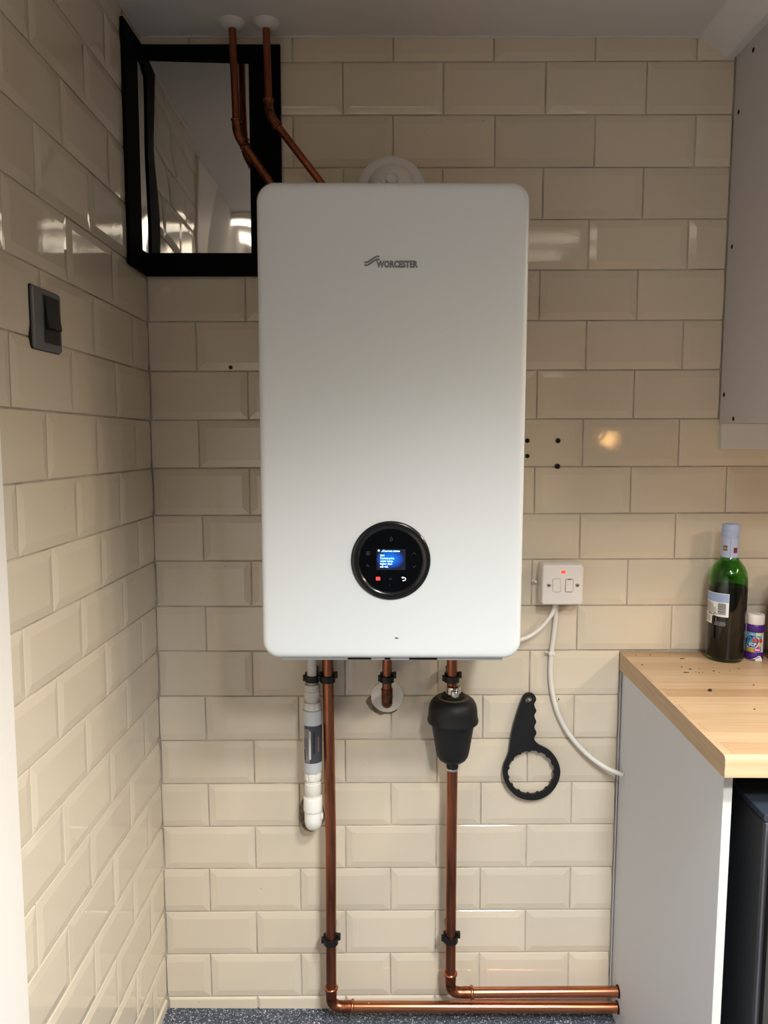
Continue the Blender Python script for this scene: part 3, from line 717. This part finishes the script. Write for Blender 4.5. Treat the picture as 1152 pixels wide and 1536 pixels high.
link('label_lines', join(patch(-.0162, -.0138, .5880 - .44, .6120 - .44, .0206, .0010, 3), *[patch(-.0164, -.0136, z - .44, z + .0022 - .44, .0206, .0010, 3) for z in (.6175, .6215, .6255, .6295, .6340)], patch(-.0100, -.0092, .5990 - .44, .6350 - .44, .0206, .0010, 2), patch(-.0036, -.0029, .6350 - .44, .6500 - .44, .0206, .0012, 2)), M('label_ink', (34, 32, 32), .5), cw)
me = textmesh('DRAINGUARD', .0052, bold=.0002); xs = [v.co.x for v in me.vertices]; f = .048 / (max(xs) - min(xs))
for v in me.vertices: v.co = Vector((.0035 + v.co.z, v.co.y, .6500 - .44 - v.co.x * f))
link('lettering', wrap(me, .0213), M('label_black', (16, 17, 20), .5), cw)
link('label_badge', patch(.0130, .0168, .6060 - .44, .6390 - .44, .0206, .0009, 4), M('badge_red', (120, 92, 92), .5), cw)
cwp('ribbed_nut', [(.0165, .5385), (.0178, .5395), (.0183, .5560), (.0172, .5575)], WHITEPL, 36, (.5385 - .44, .5565 - .44, 6, 1, .0020))
cwp('coupling', [(.0170, .4985), (.0172, .5020), (.0163, .5028), (.0163, .5046), (.0172, .5052), (.0172, .5076), (.0177, .5085), (.0180, .5210), (.0176, .5300), (.0150, .5318), (.0146, .5390)], WHITEPL)
cwp('socket', [(.0190, .4680), (.0199, .4690), (.0203, .4720), (.0203, .4965), (.0196, .4992), (.0172, .5000)], WHITE2, 40)
link('elbow', tube([(0, 0, .030), (0, 0, .016)] + [tuple(v) for v in arc((0, 0, -.004), (0, 0, -1), (0, 1, 0), .018, 12)] + [(0, .030, -.004), (0, .0495, -.004)], .0184, 32), WHITE2, cw, smooth=60)
link('side_lug', lathe([(.0075, -.002), (.0075, .003), (.006, .004)], 20), WHITE2, cw, (.0175, .006, .012), (0, PI / 2, 0), 40)

# ---- black inline filter
FX, FY = .5348, -.057
fl = empty('filter_canister', (FX, FY, .571), 'black inline filter canister with screw cap hanging on the right pipe', 'filter')
def fp(name, prof, mat, n=48, ribs=None, sm=35):
    return link(name, lathe([(r_, z - .571) for r_, z in prof], n, ribs=ribs), mat, fl, smooth=sm)
fp('canister', [(.0105, .5800), (.0230, .5840), (.0290, .5885), (.0335, .5965), (.0360, .6080), (.0398, .6330), (.0437, .6570), (.0452, .6680), (.0450, .6740)], BLACKPL, 56)
fp('screw_cap', [(.0440, .6720), (.0470, .6700), (.0530, .6700), (.0540, .6725), (.0538, .6755), (.0522, .6800), (.0512, .6960), (.0490, .7075), (.0440, .7160), (.0385, .7205), (.0330, .7222)], BLACKPL, 72, (.679, .7000, 9, 1, .0018))
fp('gasket', [(.0332, .7205), (.0334, .7232), (.0322, .7240), (.0310, .7236)], GASKET)
fp('top_boss', [(.0318, .7215), (.0270, .7236), (.0245, .7250), (.0240, .7290), (.0205, .7300), (.0150, .7290)], BLACKPL)
fp('union_nut', [(.0118, .7290), (.0158, .7300), (.0160, .7440), (.0150, .7465), (.0120, .7475)], CHROME, 36, (.7295, .7450, 6, 1, .0012))
link('bleed_nut', lathe([(.0080, -.006), (.0092, -.004), (.0092, .006), (.0080, .008), (.004, .0085)], 30, ribs=(-.0045, .0065, 5, 1, .001)), CHROME, fl, (.002, -.0175, .7345 - .571), smooth=30)
fp('outlet', [(.0100, .5660), (.0128, .5690), (.0130, .5800), (.0110, .5845)], BLACKPL, 24)
fp('olive', [(.0116, .5625), (.0124, .5640), (.0120, .5675)], CHROME, 24)

# ---- spanner hanging beside the cable
OUT = [(330, 145), (345, 128), (360, 118), (380, 112), (400, 110), (424, 113), (445, 122), (461, 137), (472, 155), (480, 185), (476, 202), (466, 220), (457, 240), (461, 262), (472, 288), (484, 310), (486, 322), (478, 342), (466, 362), (463, 384), (470, 408), (484, 436), (487, 452), (483, 472), (471, 492), (466, 515), (474, 540), (490, 570), (492, 588), (487, 608), (474, 628), (468, 645), (473, 672), (490, 702), (530, 735), (565, 752), (600, 768), (632, 786), (660, 805), (687, 829), (710, 855), (735, 887), (755, 920), (771, 955), (782, 990), (790, 1025), (793, 1060), (791, 1095), (785, 1130), (775, 1168), (760, 1205), (738, 1247), (710, 1285), (678, 1320), (640, 1350), (601, 1373), (560, 1390), (516, 1401), (470, 1407), (424, 1406), (380, 1400), (334, 1388), (290, 1370), (248, 1343), (210, 1310), (178, 1274), (150, 1235), (128, 1193), (112, 1150), (101, 1105), (97, 1060), (98, 1022), (105, 985), (115, 952), (130, 920), (145, 885), (158, 850), (166, 820), (172, 790), (178, 730), (186, 660), (200, 570), (212, 515), (225, 460), (243, 395), (262, 330), (280, 272), (300, 215), (318, 165)]
def T(zx, zy):  # zoom pixel -> wall metres
    return (.7035 + (zx - 400) * .1237 * .001457, .7172 - (zy - 112) * .1237 * .001510)
def tool():
    loops = [[T(*p) for p in OUT]]
    inner = []
    for k in range(112):
        t = 2 * PI * k / 112; d = 17 * max(0, math.cos(15 * t) - .55) / .45
        inner.append(T(440 + (282 - d) * math.cos(t), 1068 + (267 - d) * math.sin(t)))
    loops.append(inner); loops.append([T(393 + 40 * math.cos(2 * PI * k / 20), 195 + 40 * math.sin(2 * PI * k / 20)) for k in range(20)])
    bm = bmesh.new(); E_ = []
    for lp_ in loops:
        vs = [bm.verts.new((x, -.0165, z)) for x, z in lp_]
        E_ += [bm.edges.new((vs[i], vs[(i + 1) % len(vs)])) for i in range(len(vs))]
    bmesh.ops.triangle_fill(bm, edges=E_, use_beauty=True)
    fs = list(bm.faces)
    ex = bmesh.ops.extrude_face_region(bm, geom=fs)
    for v in [g for g in ex['geom'] if isinstance(g, bmesh.types.BMVert)]: v.co.y = -.0090
    bmesh.ops.recalc_face_normals(bm, faces=bm.faces)
    me = bpy.data.meshes.new('m'); bm.to_mesh(me); bm.free(); return me
sp_ = empty('filter_spanner', (.7030, 0, .7014), 'black plastic ring spanner with toothed ring and scalloped handle hanging on the tiles', 'spanner')
me = tool(); me.transform(Matrix.Translation((-.7030, 0, -.7014))); link('spanner_body', me, BLACKPL, sp_)
scw = empty('screw', (.7045, 0, .7040), 'small shiny screw head in the hole of the hanging black spanner', 'screw')
link('shank', lathe([(.0015, -.003), (.0016, .0150), (.0016, .0165)], 12), STEEL, scw, (0, 0, 0), (PI / 2, 0, 0), 40)
link('head', lathe([(.0028, .0150), (.0040, .0165), (.0036, .0180), (.0015, .0188)], 16), CHROME, scw, (0, 0, 0), (PI / 2, 0, 0), 40)

# ---- fused spur switch and cables
fs_ = empty('fused_spur', (.7620, 0, .9603), 'white fused connection unit with red neon on the tiled wall', 'switch')
link('back_box', rpanel(.0865, .0870, .006, roundlv(.001, -.036, .002), 6), SWITCHW, fs_, (.0005, 0, 0), smooth=40)
fpl = link('face_plate', rpanel(.0860, .0845, .006, roundlv(-.035, -.0450, .0035), 6), SWITCHW, fs_, (.0, 0, .0001), smooth=40)
link('neon', rpanel(.0085, .0060, .0012, roundlv(-.044, -.0462, .0008), 3), RED, fs_, (.0004, 0, .0278), smooth=40)
link('fuse_carrier', join(rpanel(.0160, .0275, .003, roundlv(-.044, -.0459, .0006), 4), shift(box(-.001, .001, -.0455, -.044, -.004, .004), (-.0105, 0, 0))), SWITCHW, fs_, (-.0130, 0, -.0008), smooth=40)
link('gap_shade', rpanel(.0172, .0287, .0035, [(0, -.044), (0, -.04515)], 4), M('shadow_gap', (120, 112, 106), .7), fs_, (-.0130, 0, -.0008))  # flat plate round the carrier, its grey paints the shade of the gap
sw = link('rocker', mk([(x, y, z) for x in (-.0078, .0078) for y, z in ((-.044, -.0132), (-.0485, -.0128), (-.0462, .0132), (-.044, .0135))], [(0, 1, 2, 3), (7, 6, 5, 4), (0, 4, 5, 1), (1, 5, 6, 2), (2, 6, 7, 3), (3, 7, 4, 0)]), SWITCHW, fs_, (.0135, 0, -.0008))
bm = bmesh.new(); bm.from_mesh(sw.data); bmesh.ops.bevel(bm, geom=list(bm.edges), offset=.0012, segments=2, affect='EDGES'); bm.to_mesh(sw.data); bm.free(); shade(sw.data, 30)
link('gap_shade', rpanel(.0172, .0287, .0035, [(0, -.044), (0, -.04515)], 4), M('shadow_gap_red', (104, 84, 80), .7), fs_, (.0135, 0, -.0008))  # same plate round the rocker, gap shade painted in a redder grey
link('marking', flat([(-.004, .0136), (.004, .0136), (.004, .0124), (-.004, .0124)]), M('mark_red', (110, 50, 48), .5), fs_, (.0135, -.0464, -.0016))
for x in (-.0290, .0305):
    s_ = link('screw', lathe([(.0040, -.001), (.0038, .0010), (.0030, .0016), (.001, .0018)], 20), STEEL, fs_, (x, -.0450, 0), (PI / 2, 0, 0), 40)
    link('screw_slot', box(-.0028, .0028, -.0005, .0003, -.0005, .0005), HOLE, s_, (0, 0, .0017), (-PI / 2, .6, 0))
CABLE = M('white_cable', (226, 220, 210), .42)
pc = [(.7568, -.018, .925), (.7567, -.012, .909), (.7563, -.008, .8699), (.7524, -.0075, .8259), (.7501, -.0075, .8039), (.7490, -.0075, .7596), (.7545, -.0075, .7151), (.7687, -.008, .6673), (.7945, -.010, .6208), (.832, -.015, .5800), (.8690, -.022, .5545), (.897, -.030, .5440), (.9068, -.033, .5425)]
tag(link('supply_cable', tube(smoothpath(pc, 6), .0052, 14), CABLE, smooth=60), 'white cable curving down from the switch into the end panel', 'cable')
pd = [(.7540, -.020, .930), (.7518, -.020, .9057), (.7424, -.021, .8869), (.7244, -.024, .8651), (.7006, -.028, .8475), (.6795, -.032, .8402), (.650, -.036, .834), (.630, -.04, .834), (.612, -.045, .842), (.602, -.05, .862), (.600, -.05, .893)]
tag(link('boiler_cable', tube(smoothpath(pd, 6), .0046, 14), CABLE, smooth=60), 'thin white flex looping from the switch to the boiler', 'cable')
def cableclip(x, z, r, label, mat=CABLE, nail=-1):
    e = empty('cable_clip', (x, 0, z), label, 'cable clip', 'white cable clips')
    link('hook', join(box(-r - .0012, r + .0012, -.0075 - r - .0012, -.0005, -.0035, .0035, .001)), WHITEPL, e)
    link('nail_boss', box(nail * (r + .0045) - .003, nail * (r + .0045) + .003, -.008, -.0005, -.003, .003, .001), WHITEPL, e)
    link('nail', lathe([(.0018, .007), (.0019, .0088), (.0012, .0094)], 10), STEEL, e, (nail * (r + .0045), 0, 0), (PI / 2, 0, 0), 40)
cableclip(.7501, .8032, .0054, 'white nail clip on the cable just below the switch')
e = empty('cable_clip', (.7105, 0, .9600), 'loose white nail clip on the tiles left of the switch', 'cable clip', 'white cable clips')
link('hook', tube([(-.002, -.004, .0005), (.0035, -.006, -.0005), (.0055, -.007, -.0010)], [.0028, .0032, .0034], 12), WHITEPL, e, smooth=50)
link('nail_boss', box(-.0055, -.0005, -.0075, -.0005, -.0030, .0035, .0012), WHITEPL, e)
link('nail', lathe([(.0016, .007), (.0018, .0086), (.001, .0092)], 10), STEEL, e, (-.003, 0, 0), (PI / 2, 0, 0), 40)
e = empty('cable_clip', (.7690, 0, .7005), 'broken dark nail stub beside the curving cable', 'cable clip', 'white cable clips')
link('nail', lathe([(.0012, -.002), (.0013, .0060), (.0020, .0066), (.0016, .0074)], 10), STEEL, e, (0, 0, 0), (PI / 2, 0, 0), 40)
link('nail_boss', box(-.0045, -.0005, -.0045, -.0005, -.0045, .0015, .0008), WHITEPL, e)

# ------------------------------------------------------------------ wall cupboard, board, worktop, end panel, fridge
CBX = 1.0909
wc = empty('wall_cupboard', (CBX, 0, 1.2972), 'pale grey wall cupboard with screw holes along its exposed left side', 'cupboard')
cs = link('carcass', box(0, .60, -.33, -.0012, 0, 2.0252 - 1.2972, .0006, 1), CABW, wc)
link('door', box(.002, .598, -.352, -.3325, .002, 2.0252 - 1.2972 - .003, .002), CABW, wc)
for y, z in ((-.0744, 2.0034), (-.0231, 1.9108), (-.022, 1.6516), (-.0176, 1.3556), (-.0663, 1.3055)):
    link('screw_hole', lathe([(.0046, -.0002), (.0046, .0004), (.0015, .0005)], 14), HOLE, cs, (0, y, z - 1.2972), (0, -PI / 2, 0))
tag(link('filler_board', box(1.0925, 1.69, -.0125, -.0008, 1.2435, 1.2968, .0008, 1), M('board_white', (206, 204, 200), .45)), 'white filler board on the tiles right under the wall cupboard', 'board')

wt = empty('worktop', (.90, 0, .8055), 'beech block effect laminate worktop with a square cut left end', 'worktop')
def wtz(y): return .8055 - .0065 * y / .554
def slab(x_off0, x_off1, mat_name):
    prof = [(-.001, 0), (-.50, 0), (-.546, 0), (-.5505, -.0006), (-.5535, -.0022), (-.5550, -.0050), (-.5553, -.0140), (-.5548, -.0245), (-.5555, -.0262), (-.5552, -.0325), (-.548, -.0340), (-.30, -.0340), (-.001, -.0400)]
    V = []; F = []; n = len(prof)
    for side in (0, 1):
        for y, dz in prof:
            x = (.9005 - .0145 * (-y) / .554) if side == 0 else 1.75
            V.append((x - .90, y, wtz(y) + dz - .8055))
    F = [tuple(range(n)), tuple(range(2 * n - 1, n - 1, -1))] + [(k, (k + 1) % n, n + (k + 1) % n, n + k) for k in range(n)]
    return mk(V, F)
ws = link('slab', slab(0, 0, ''), WOOD, wt); shade(ws.data, 40)
V = [(p[0] - .0006, p[1], p[2]) for p in [v.co for v in ws.data.vertices[:13]]] + [tuple(v.co) for v in ws.data.vertices[:13]]
link('edging_strip', mk(V, [tuple(range(13)), tuple(range(25, 12, -1))] + [(k, (k + 1) % 13, 13 + (k + 1) % 13, 13 + k) for k in range(13)]), M('edging_beech', (206, 178, 146), .5, var=.5, vscale=1, c2=(184, 154, 122), stretch=(10, 8, 160)), wt)

ep = empty('end_panel', (.9065, 0, FZ), 'tall pale grey end panel with white front edge below the worktop', 'panel')
V = [(.9068, -.0008, 0), (.9048, -.510, 0), (.9182, -.510, 0), (.9200, -.0008, 0)]; hgt = .7700 - FZ
me = mk([(x - .9065, y, z) for z in (0, hgt) for x, y, _ in V], [(0, 1, 2, 3), (7, 6, 5, 4), (0, 1, 5, 4), (1, 2, 6, 5), (2, 3, 7, 6), (3, 0, 4, 7)])
link('board', me, PANELW, ep)
link('front_edge', box(.9049 - .9065, .9182 - .9065, -.5115, -.5099, 0, hgt), EDGEW, ep, lbl) if False else link('front_edge', box(.9049 - .9065, .9182 - .9065, -.5115, -.5099, 0, hgt), EDGEW, ep)
structure('trim_5', tube([(.9040, -.0012, .012 + FZ), (.9035, -.0012, .3), (.9035, -.0012, .76)], .0016, 8), SEAL)

fr = empty('fridge', (.9505, 0, FZ), 'dark graphite undercounter fridge standing beside the end panel', 'fridge')
fh = .7205 - FZ
link('cabinet', box(0, .54, -.5485, -.04, .02, fh - .012, .003), GRAPHITE, fr)
link('top_cover', box(-.0005, .5405, -.5500, -.04, fh - .0115, fh, .002), GRAPHTOP, fr)
link('front_flange', box(.0005, .54, -.5535, -.5487, .02, fh - .012, .001), M('flange_grey', (104, 102, 108), .4, .3), fr)
dr = link('door', box(.001, .54, -.6150, -.5680, .03, fh - .004, .006), DOORG, fr)
link('door_seal', box(.006, .53, -.5682, -.5530, .035, fh - .02, .001), HOLE, fr)
link('handle', box(.012, .030, -.6220, -.6140, .45, .62, .003), BLACKGLOSS, dr)
for x in (.04, .50):
    link('foot', lathe([(.018, 0), (.018, .008), (.010, .010), (.010, .021)], 16), BLACKPL, fr, (x, -.50, 0), smooth=40)
    link('foot', lathe([(.018, 0), (.018, .008), (.010, .010), (.010, .021)], 16), BLACKPL, fr, (x, -.10, 0), smooth=40)

# ------------------------------------------------------------------ things on the worktop
def wz(y): return wtz(y) + .0002
# wine bottle
BYY = -.052; BXX = 1.1035; BR = .0378
wb = empty('wine_bottle', (BXX, BYY, wz(BYY)), 'green glass wine bottle with pale blue cap and white back label on the worktop', 'bottle')
GLASS = M('green_glass', (110, 190, 60), .02, trans=1.0, ior=1.5)
WINE = M('dark_wine', (8, 4, 5), 1.0, spec=0.0)
outer = [(.030, 0), (.0350, .0015), (.0374, .006), (BR, .012), (BR, .160), (.0374, .1730), (.0352, .1855), (.0305, .1965), (.0245, .2045), (.0195, .2105), (.0168, .2165), (.0158, .223), (.0155, .270)]
inner = [(.0130, .2695), (.0132, .223), (.0143, .2160), (.0170, .2092), (.0220, .2025), (.0280, .1940), (.0325, .1838), (.0346, .1722), (.0350, .160), (.0350, .012), (.0320, .006), (.010, .012)]
link('glass', lathe(outer + inner, 56), GLASS, wb, smooth=60)
link('wine', lathe([(.0095, .0118), (.0322, .0066), (.0353, .0120), (.0353, .155), (.0353, .1560), (.001, .1560)], 48), WINE, wb, smooth=60)
CAPB = M('cap_blue', (168, 180, 214), .42)
cp_ = link('cap', lathe([(.0165, .2560), (.0170, .2570), (.0172, .2600), (.0168, .2605), (.0172, .2612), (.0172, .2690), (.0168, .2694), (.0172, .2698), (.0172, .2815), (.0160, .2842), (.010, .2850)], 40, ribs=(.2740, .2810, 2, 1, .0003)), CAPB, wb, smooth=40)
slv = link('sleeve', lathe([(.0168, .2075), (.0170, .2085), (.0168, .2240), (.0166, .2555), (.0160, .2562)], 40), M('sleeve_blue', (176, 186, 216), .45), wb, rot=(0, 0, -.5), smooth=40)
link('emblem', patch(-.0125, -.0035, .2305, .2405, .0168, .0004, 5), M('cap_print', (58, 44, 36), .5), slv)
me = textmesh('ED', .0072, bold=.0002); shift(me, (-.0115, 0, .2330)); link('lettering', wrap(me, .0175), M('cap_gold', (206, 170, 110), .5), slv)
link('emblem', patch(.0085, .0170, .2260, .2370, .0168, .0004, 4), M('cap_red', (120, 42, 40), .5), slv)
link('seam', patch(.0024, .0028, .2080, .2550, .0168, .0003, 2), M('cap_line', (96, 104, 140), .5), slv)
LW = M('label_white', (232, 230, 226), .5)
lab = link('back_label', join(patch(-.0500, .0075, .0960, .1445, BR, .0006, 14), patch(-.0500, -.0262, .0790, .0962, BR, .0006, 6)), LW, wb, rot=(0, 0, -.53))
link('label_band', patch(-.0500, .0068, .1262, .1432, BR, .0009, 14), M('label_blue', (150, 170, 208), .5), lab)
INK = M('label_ink_2', (60, 58, 58), .6)
bars = []; z = .1010
while z < .1235:
    t = random.choice((.0005, .0008, .0012)); bars.append(patch(-.0135, .0022, z, z + t, BR, .0010, 4)); z += t + random.choice((.0006, .0009))
link('barcode', join(*bars), INK, lab)
lines = []
for k in range(9):
    z = .1225 - k * .0024; x = -.0480; wid = (.014, .020, .024, .026, .031, .031, .031, .031, .026)[k]
    while x < -.0480 + wid:
        l = random.uniform(.002, .005); lines.append(patch(x, min(x + l, -.0165), z, z + .0009, BR, .0010, 2)); x += l + .0011
for k in range(4): lines.append(patch(-.0475, -.0300, .0935 - k * .0032, .0944 - k * .0032, BR, .0010, 3))
link('small_print', join(*lines), INK, lab)
me = textmesh('75cl e', .0050, bold=.0001); shift(me, (-.0375, 0, .0985)); link('lettering', wrap(me, BR + .0012), INK, lab)
me = stroke([(.0030 * math.cos(t), .0030 * math.sin(t)) for t in [k / 14 * 5.3 for k in range(15)]], .0014); shift(me, (-.0195, 0, .1000)); link('recycling_mark', wrap(me, BR + .0012), INK, lab)
marks = []
for k, (z, x0, x1) in enumerate(((.0835, -.0180, .0010), (.0805, -.0195, .0020), (.0775, -.0195, .0020))):
    x = x0
    while x < x1: l = random.uniform(.0012, .003); marks.append(patch(x, x + l, z, z + .0016, BR, .0004, 2)); x += l + .0009
marks.append(patch(-.0175, -.0160, .086, .0925, BR, .0004, 2))
link('small_print', join(*marks), M('etched_print', (150, 148, 144), .6), wb, rot=(0, 0, -.53))
link('front_label', patch(.0385, .0620, .0480, .1440, BR, .0006, 8), LW, wb)

# bubble tub
PX, PYY = 1.1655, -.050
pb = empty('bubble_tub', (PX, PYY, wz(PYY)), 'small purple tub with white screw lid and colourful label beside the wine bottle', 'bottle')
PURPLE = M('purple_plastic', (74, 28, 120), .35)
pr = .0176
link('tub', lathe([(.014, 0), (.0170, .001), (.0180, .004), (.0180, .0155), (pr - .0006, .0170), (pr - .0006, .0590), (.0180, .0610), (.0180, .0715), (.0165, .0745), (.0150, .0760)], 36), PURPLE, pb, smooth=40)
link('lid', lathe([(.0168, .0752), (.0172, .0760), (.0172, .0930), (.0160, .0958), (.012, .0965)], 48, ribs=(.0765, .0925, 2, 1, .0004)), M('lid_white', (232, 226, 220), .4), pb, smooth=40)
lb = link('tub_label', patch(-.0260, .0200, .0172, .0588, pr, .0002, 14), M('label_teal', (96, 168, 186), .45), pb, rot=(0, 0, -.45))
def pl(x0, x1, z0, z1, c, off): return link('label_patch', patch(x0, x1, z0, z1, pr, off, 5), M('patch', c, .45), lb)
pl(.0145, .0195, .0175, .0585, (214, 210, 200), .0004); pl(.0020, .0130, .0530, .0585, (226, 214, 150), .0004); pl(-.0160, .0010, .0178, .0262, (206, 158, 50), .0004)
pl(.0075, .0140, .0300, .0390, (226, 186, 90), .0004)
def blobp(cx, cz, rx, rz, c, off, name='label_patch', ph=0.0, wav=.0):
    me = flat([(cx + rx * (1 + wav * math.sin(5 * t + ph)) * math.cos(t), cz + rz * (1 + wav * math.sin(5 * t + ph)) * math.sin(t)) for t in [2 * PI * k / 28 for k in range(28)]], 0, .0002); return link(name, wrap(me, pr + off), M('patch', c, .45), lb)
blobp(-.0060, .0400, .0155, .0145, (236, 236, 240), .0006, wav=.05); blobp(-.0060, .0400, .0140, .0128, (52, 62, 130), .0009, wav=.05)
blobp(.0065, .0235, .0072, .0052, (196, 60, 140), .0012, wav=.04); blobp(.0122, .0425, .0035, .0050, (206, 52, 44), .0012)
for s, x, z, sz, c in (('LE', -.0050, .0402, .0110, (232, 96, 50)), ('P', -.0125, .0402, .0110, (40, 120, 170)), ('ICP', -.0110, .0305, .0100, (226, 228, 236)), ('50ml', .0012, .0218, .0048, (240, 220, 236))):
    me = textmesh(s, sz, bold=.0003); shift(me, (x, 0, z)); link('lettering', wrap(me, pr + .0015), M('letter', c, .45), lb)

# pale packet cut by the right edge of the view
pk = empty('bread_bag', (1.256, -.085, wz(-.085) + .0008), 'pale printed plastic packet at the right end of the worktop view', 'packet')
V = []; F = []; n = 40; prf = [(.0590, 0), (.0660, .008), (.0700, .030), (.0725, .070), (.0715, .110), (.0690, .145), (.0640, .168), (.050, .182), (.022, .190), (.012, .200), (.020, .215)]
for r_, z in prf:
    for k in range(n):
        t = 2 * PI * k / n; q = r_ * (1 + .025 * math.sin(7 * t + 40 * z) + .012 * math.sin(15 * t - 60 * z)); V.append((q * math.cos(t), q * math.sin(t) * .9, z))
for i in range(len(prf) - 1):
    for k in range(n): F.append((i * n + k, i * n + (k + 1) % n, (i + 1) * n + (k + 1) % n, (i + 1) * n + k))
F += [tuple(range(n)), tuple((len(prf) - 1) * n + k for k in range(n))]
link('packet', mk(V, F), M('packet_film', (216, 208, 200), .3, var=.25, vscale=45, c2=(190, 150, 150)), pk, smooth=70)
link('tie', lathe([(.0135, .194), (.0150, .197), (.0150, .202), (.0135, .205)], 16), M('tie_white', (220, 216, 210), .5), pk, smooth=40)

# spare cable clip lying down, and swarf
sc_ = empty('cable_clip', (1.1620, -.0640, wz(-.064)), 'loose white cable clip with steel nail lying in front of the purple tub', 'cable clip', 'white cable clips')
link('hook', mk([(x, y, z) for y in (-.005, .005) for x, z in ((-.002, 0), (.0115, 0), (.0110, .004), (.0085, .0095), (.0040, .0105), (.0005, .008), (-.003, .004))], [tuple(range(7)), tuple(range(13, 6, -1))] + [(k, (k + 1) % 7, 7 + (k + 1) % 7, 7 + k) for k in range(7)]), WHITE2, sc_)
link('nail', tube([(-.0145, -.004, .0008), (-.004, -.0052, .0050), (.005, -.0056, .0085)], [.0004, .0015, .0016], 10), STEEL, sc_, smooth=50)
def splinter(x, y, l, a, label, t=.0016):
    me = mk([(-l / 2, -t / 2, 0), (l / 2, -t / 3, 0), (l / 2, t / 3, 0), (-l / 2, t / 2, 0), (-l / 2 * .9, -t / 3, t * .8), (l / 2 * .9, 0, t * .6), (-l / 2 * .8, t / 3, t * .8)], [(0, 3, 2, 1), (0, 1, 5, 4), (1, 2, 5), (2, 3, 6, 5), (3, 0, 4, 6), (4, 5, 6)])
    tag(link('wood_splinter', me, DARK, None, (x, y, wz(y)), (0, 0, a)), label, 'splinter', 'dark splinters on the worktop')
splinter(1.0139, -.0551, .0105, .02, 'dark splinter on the worktop left of the bottle, nearest the wall')
splinter(.9813 + .02, -.1301 - .0, .0062, -.7, 'short slanted dark splinter in the middle of the worktop scatter')
splinter(.985, -.152, .0110, -.03, 'long dark splinter on the worktop nearest its cut end')
splinter(1.0430, -.1420, .0045, .2, 'tiny dark splinter right of the others on the worktop')
tag(link('wood_chip', lathe([(.0022, 0), (.0036, .0012), (.0030, .0034), (.0012, .0044)], 9), DARK, None, (.9846, -.2641, wz(-.264)), (0, 0, .4)), 'round dark crumb of wood on the middle of the worktop', 'chip')
ms = []
for x, y in ((.925, -.03), (.956, -.027), (.99, -.115), (.915, -.10), (1.005, -.148), (1.01, -.152), (1.018, -.150), (1.02, -.127), (1.075, -.14), (1.05, -.15), (1.10, -.125), (.99, -.113), (1.02, -.36), (1.08, -.23), (1.0, -.02), (1.01, -.15)):
    s_ = random.uniform(.0005, .0012); b = box(x - s_, x + s_, y - s_, y + s_, wz(y), wz(y) + s_); ms.append(b)
tag(link('crumbs', join(*ms), DARK), 'scattered tiny dark crumbs over the beech worktop', 'crumbs', kind='stuff')
# paint flake on the floor pipe and crumbs on the floor
tag(link('paint_flake', mk([(0, 0, 0), (.0105, 0, -.0015), (.0050, -.0060, -.0075), (0, .0005, .0006), (.0105, .0005, -.0009), (.0050, -.0056, -.0069)], [(0, 2, 1), (3, 4, 5), (0, 1, 4, 3), (1, 2, 5, 4), (2, 0, 3, 5)]), M('flake_white', (230, 220, 208), .6), None, (.3560, -.0555, .0262)), 'white triangular paint flake on the lower floor pipe', 'flake')
ms = []
for k in range(40):
    x = random.uniform(-.08, .9); y = random.uniform(-.10, -.004); s_ = random.uniform(.0006, .0016)
    if k < 16: x = random.gauss(.245, .03)
    ms.append(box(x - s_, x + s_, y - s_, y + s_, FZ, FZ + s_))
tag(link('floor_crumbs', join(*ms), M('plaster_crumb', (210, 204, 196), .8)), 'pale plaster crumbs on the dark speckled floor by the wall', 'crumbs', kind='stuff')
bpy.context.view_layer.update()
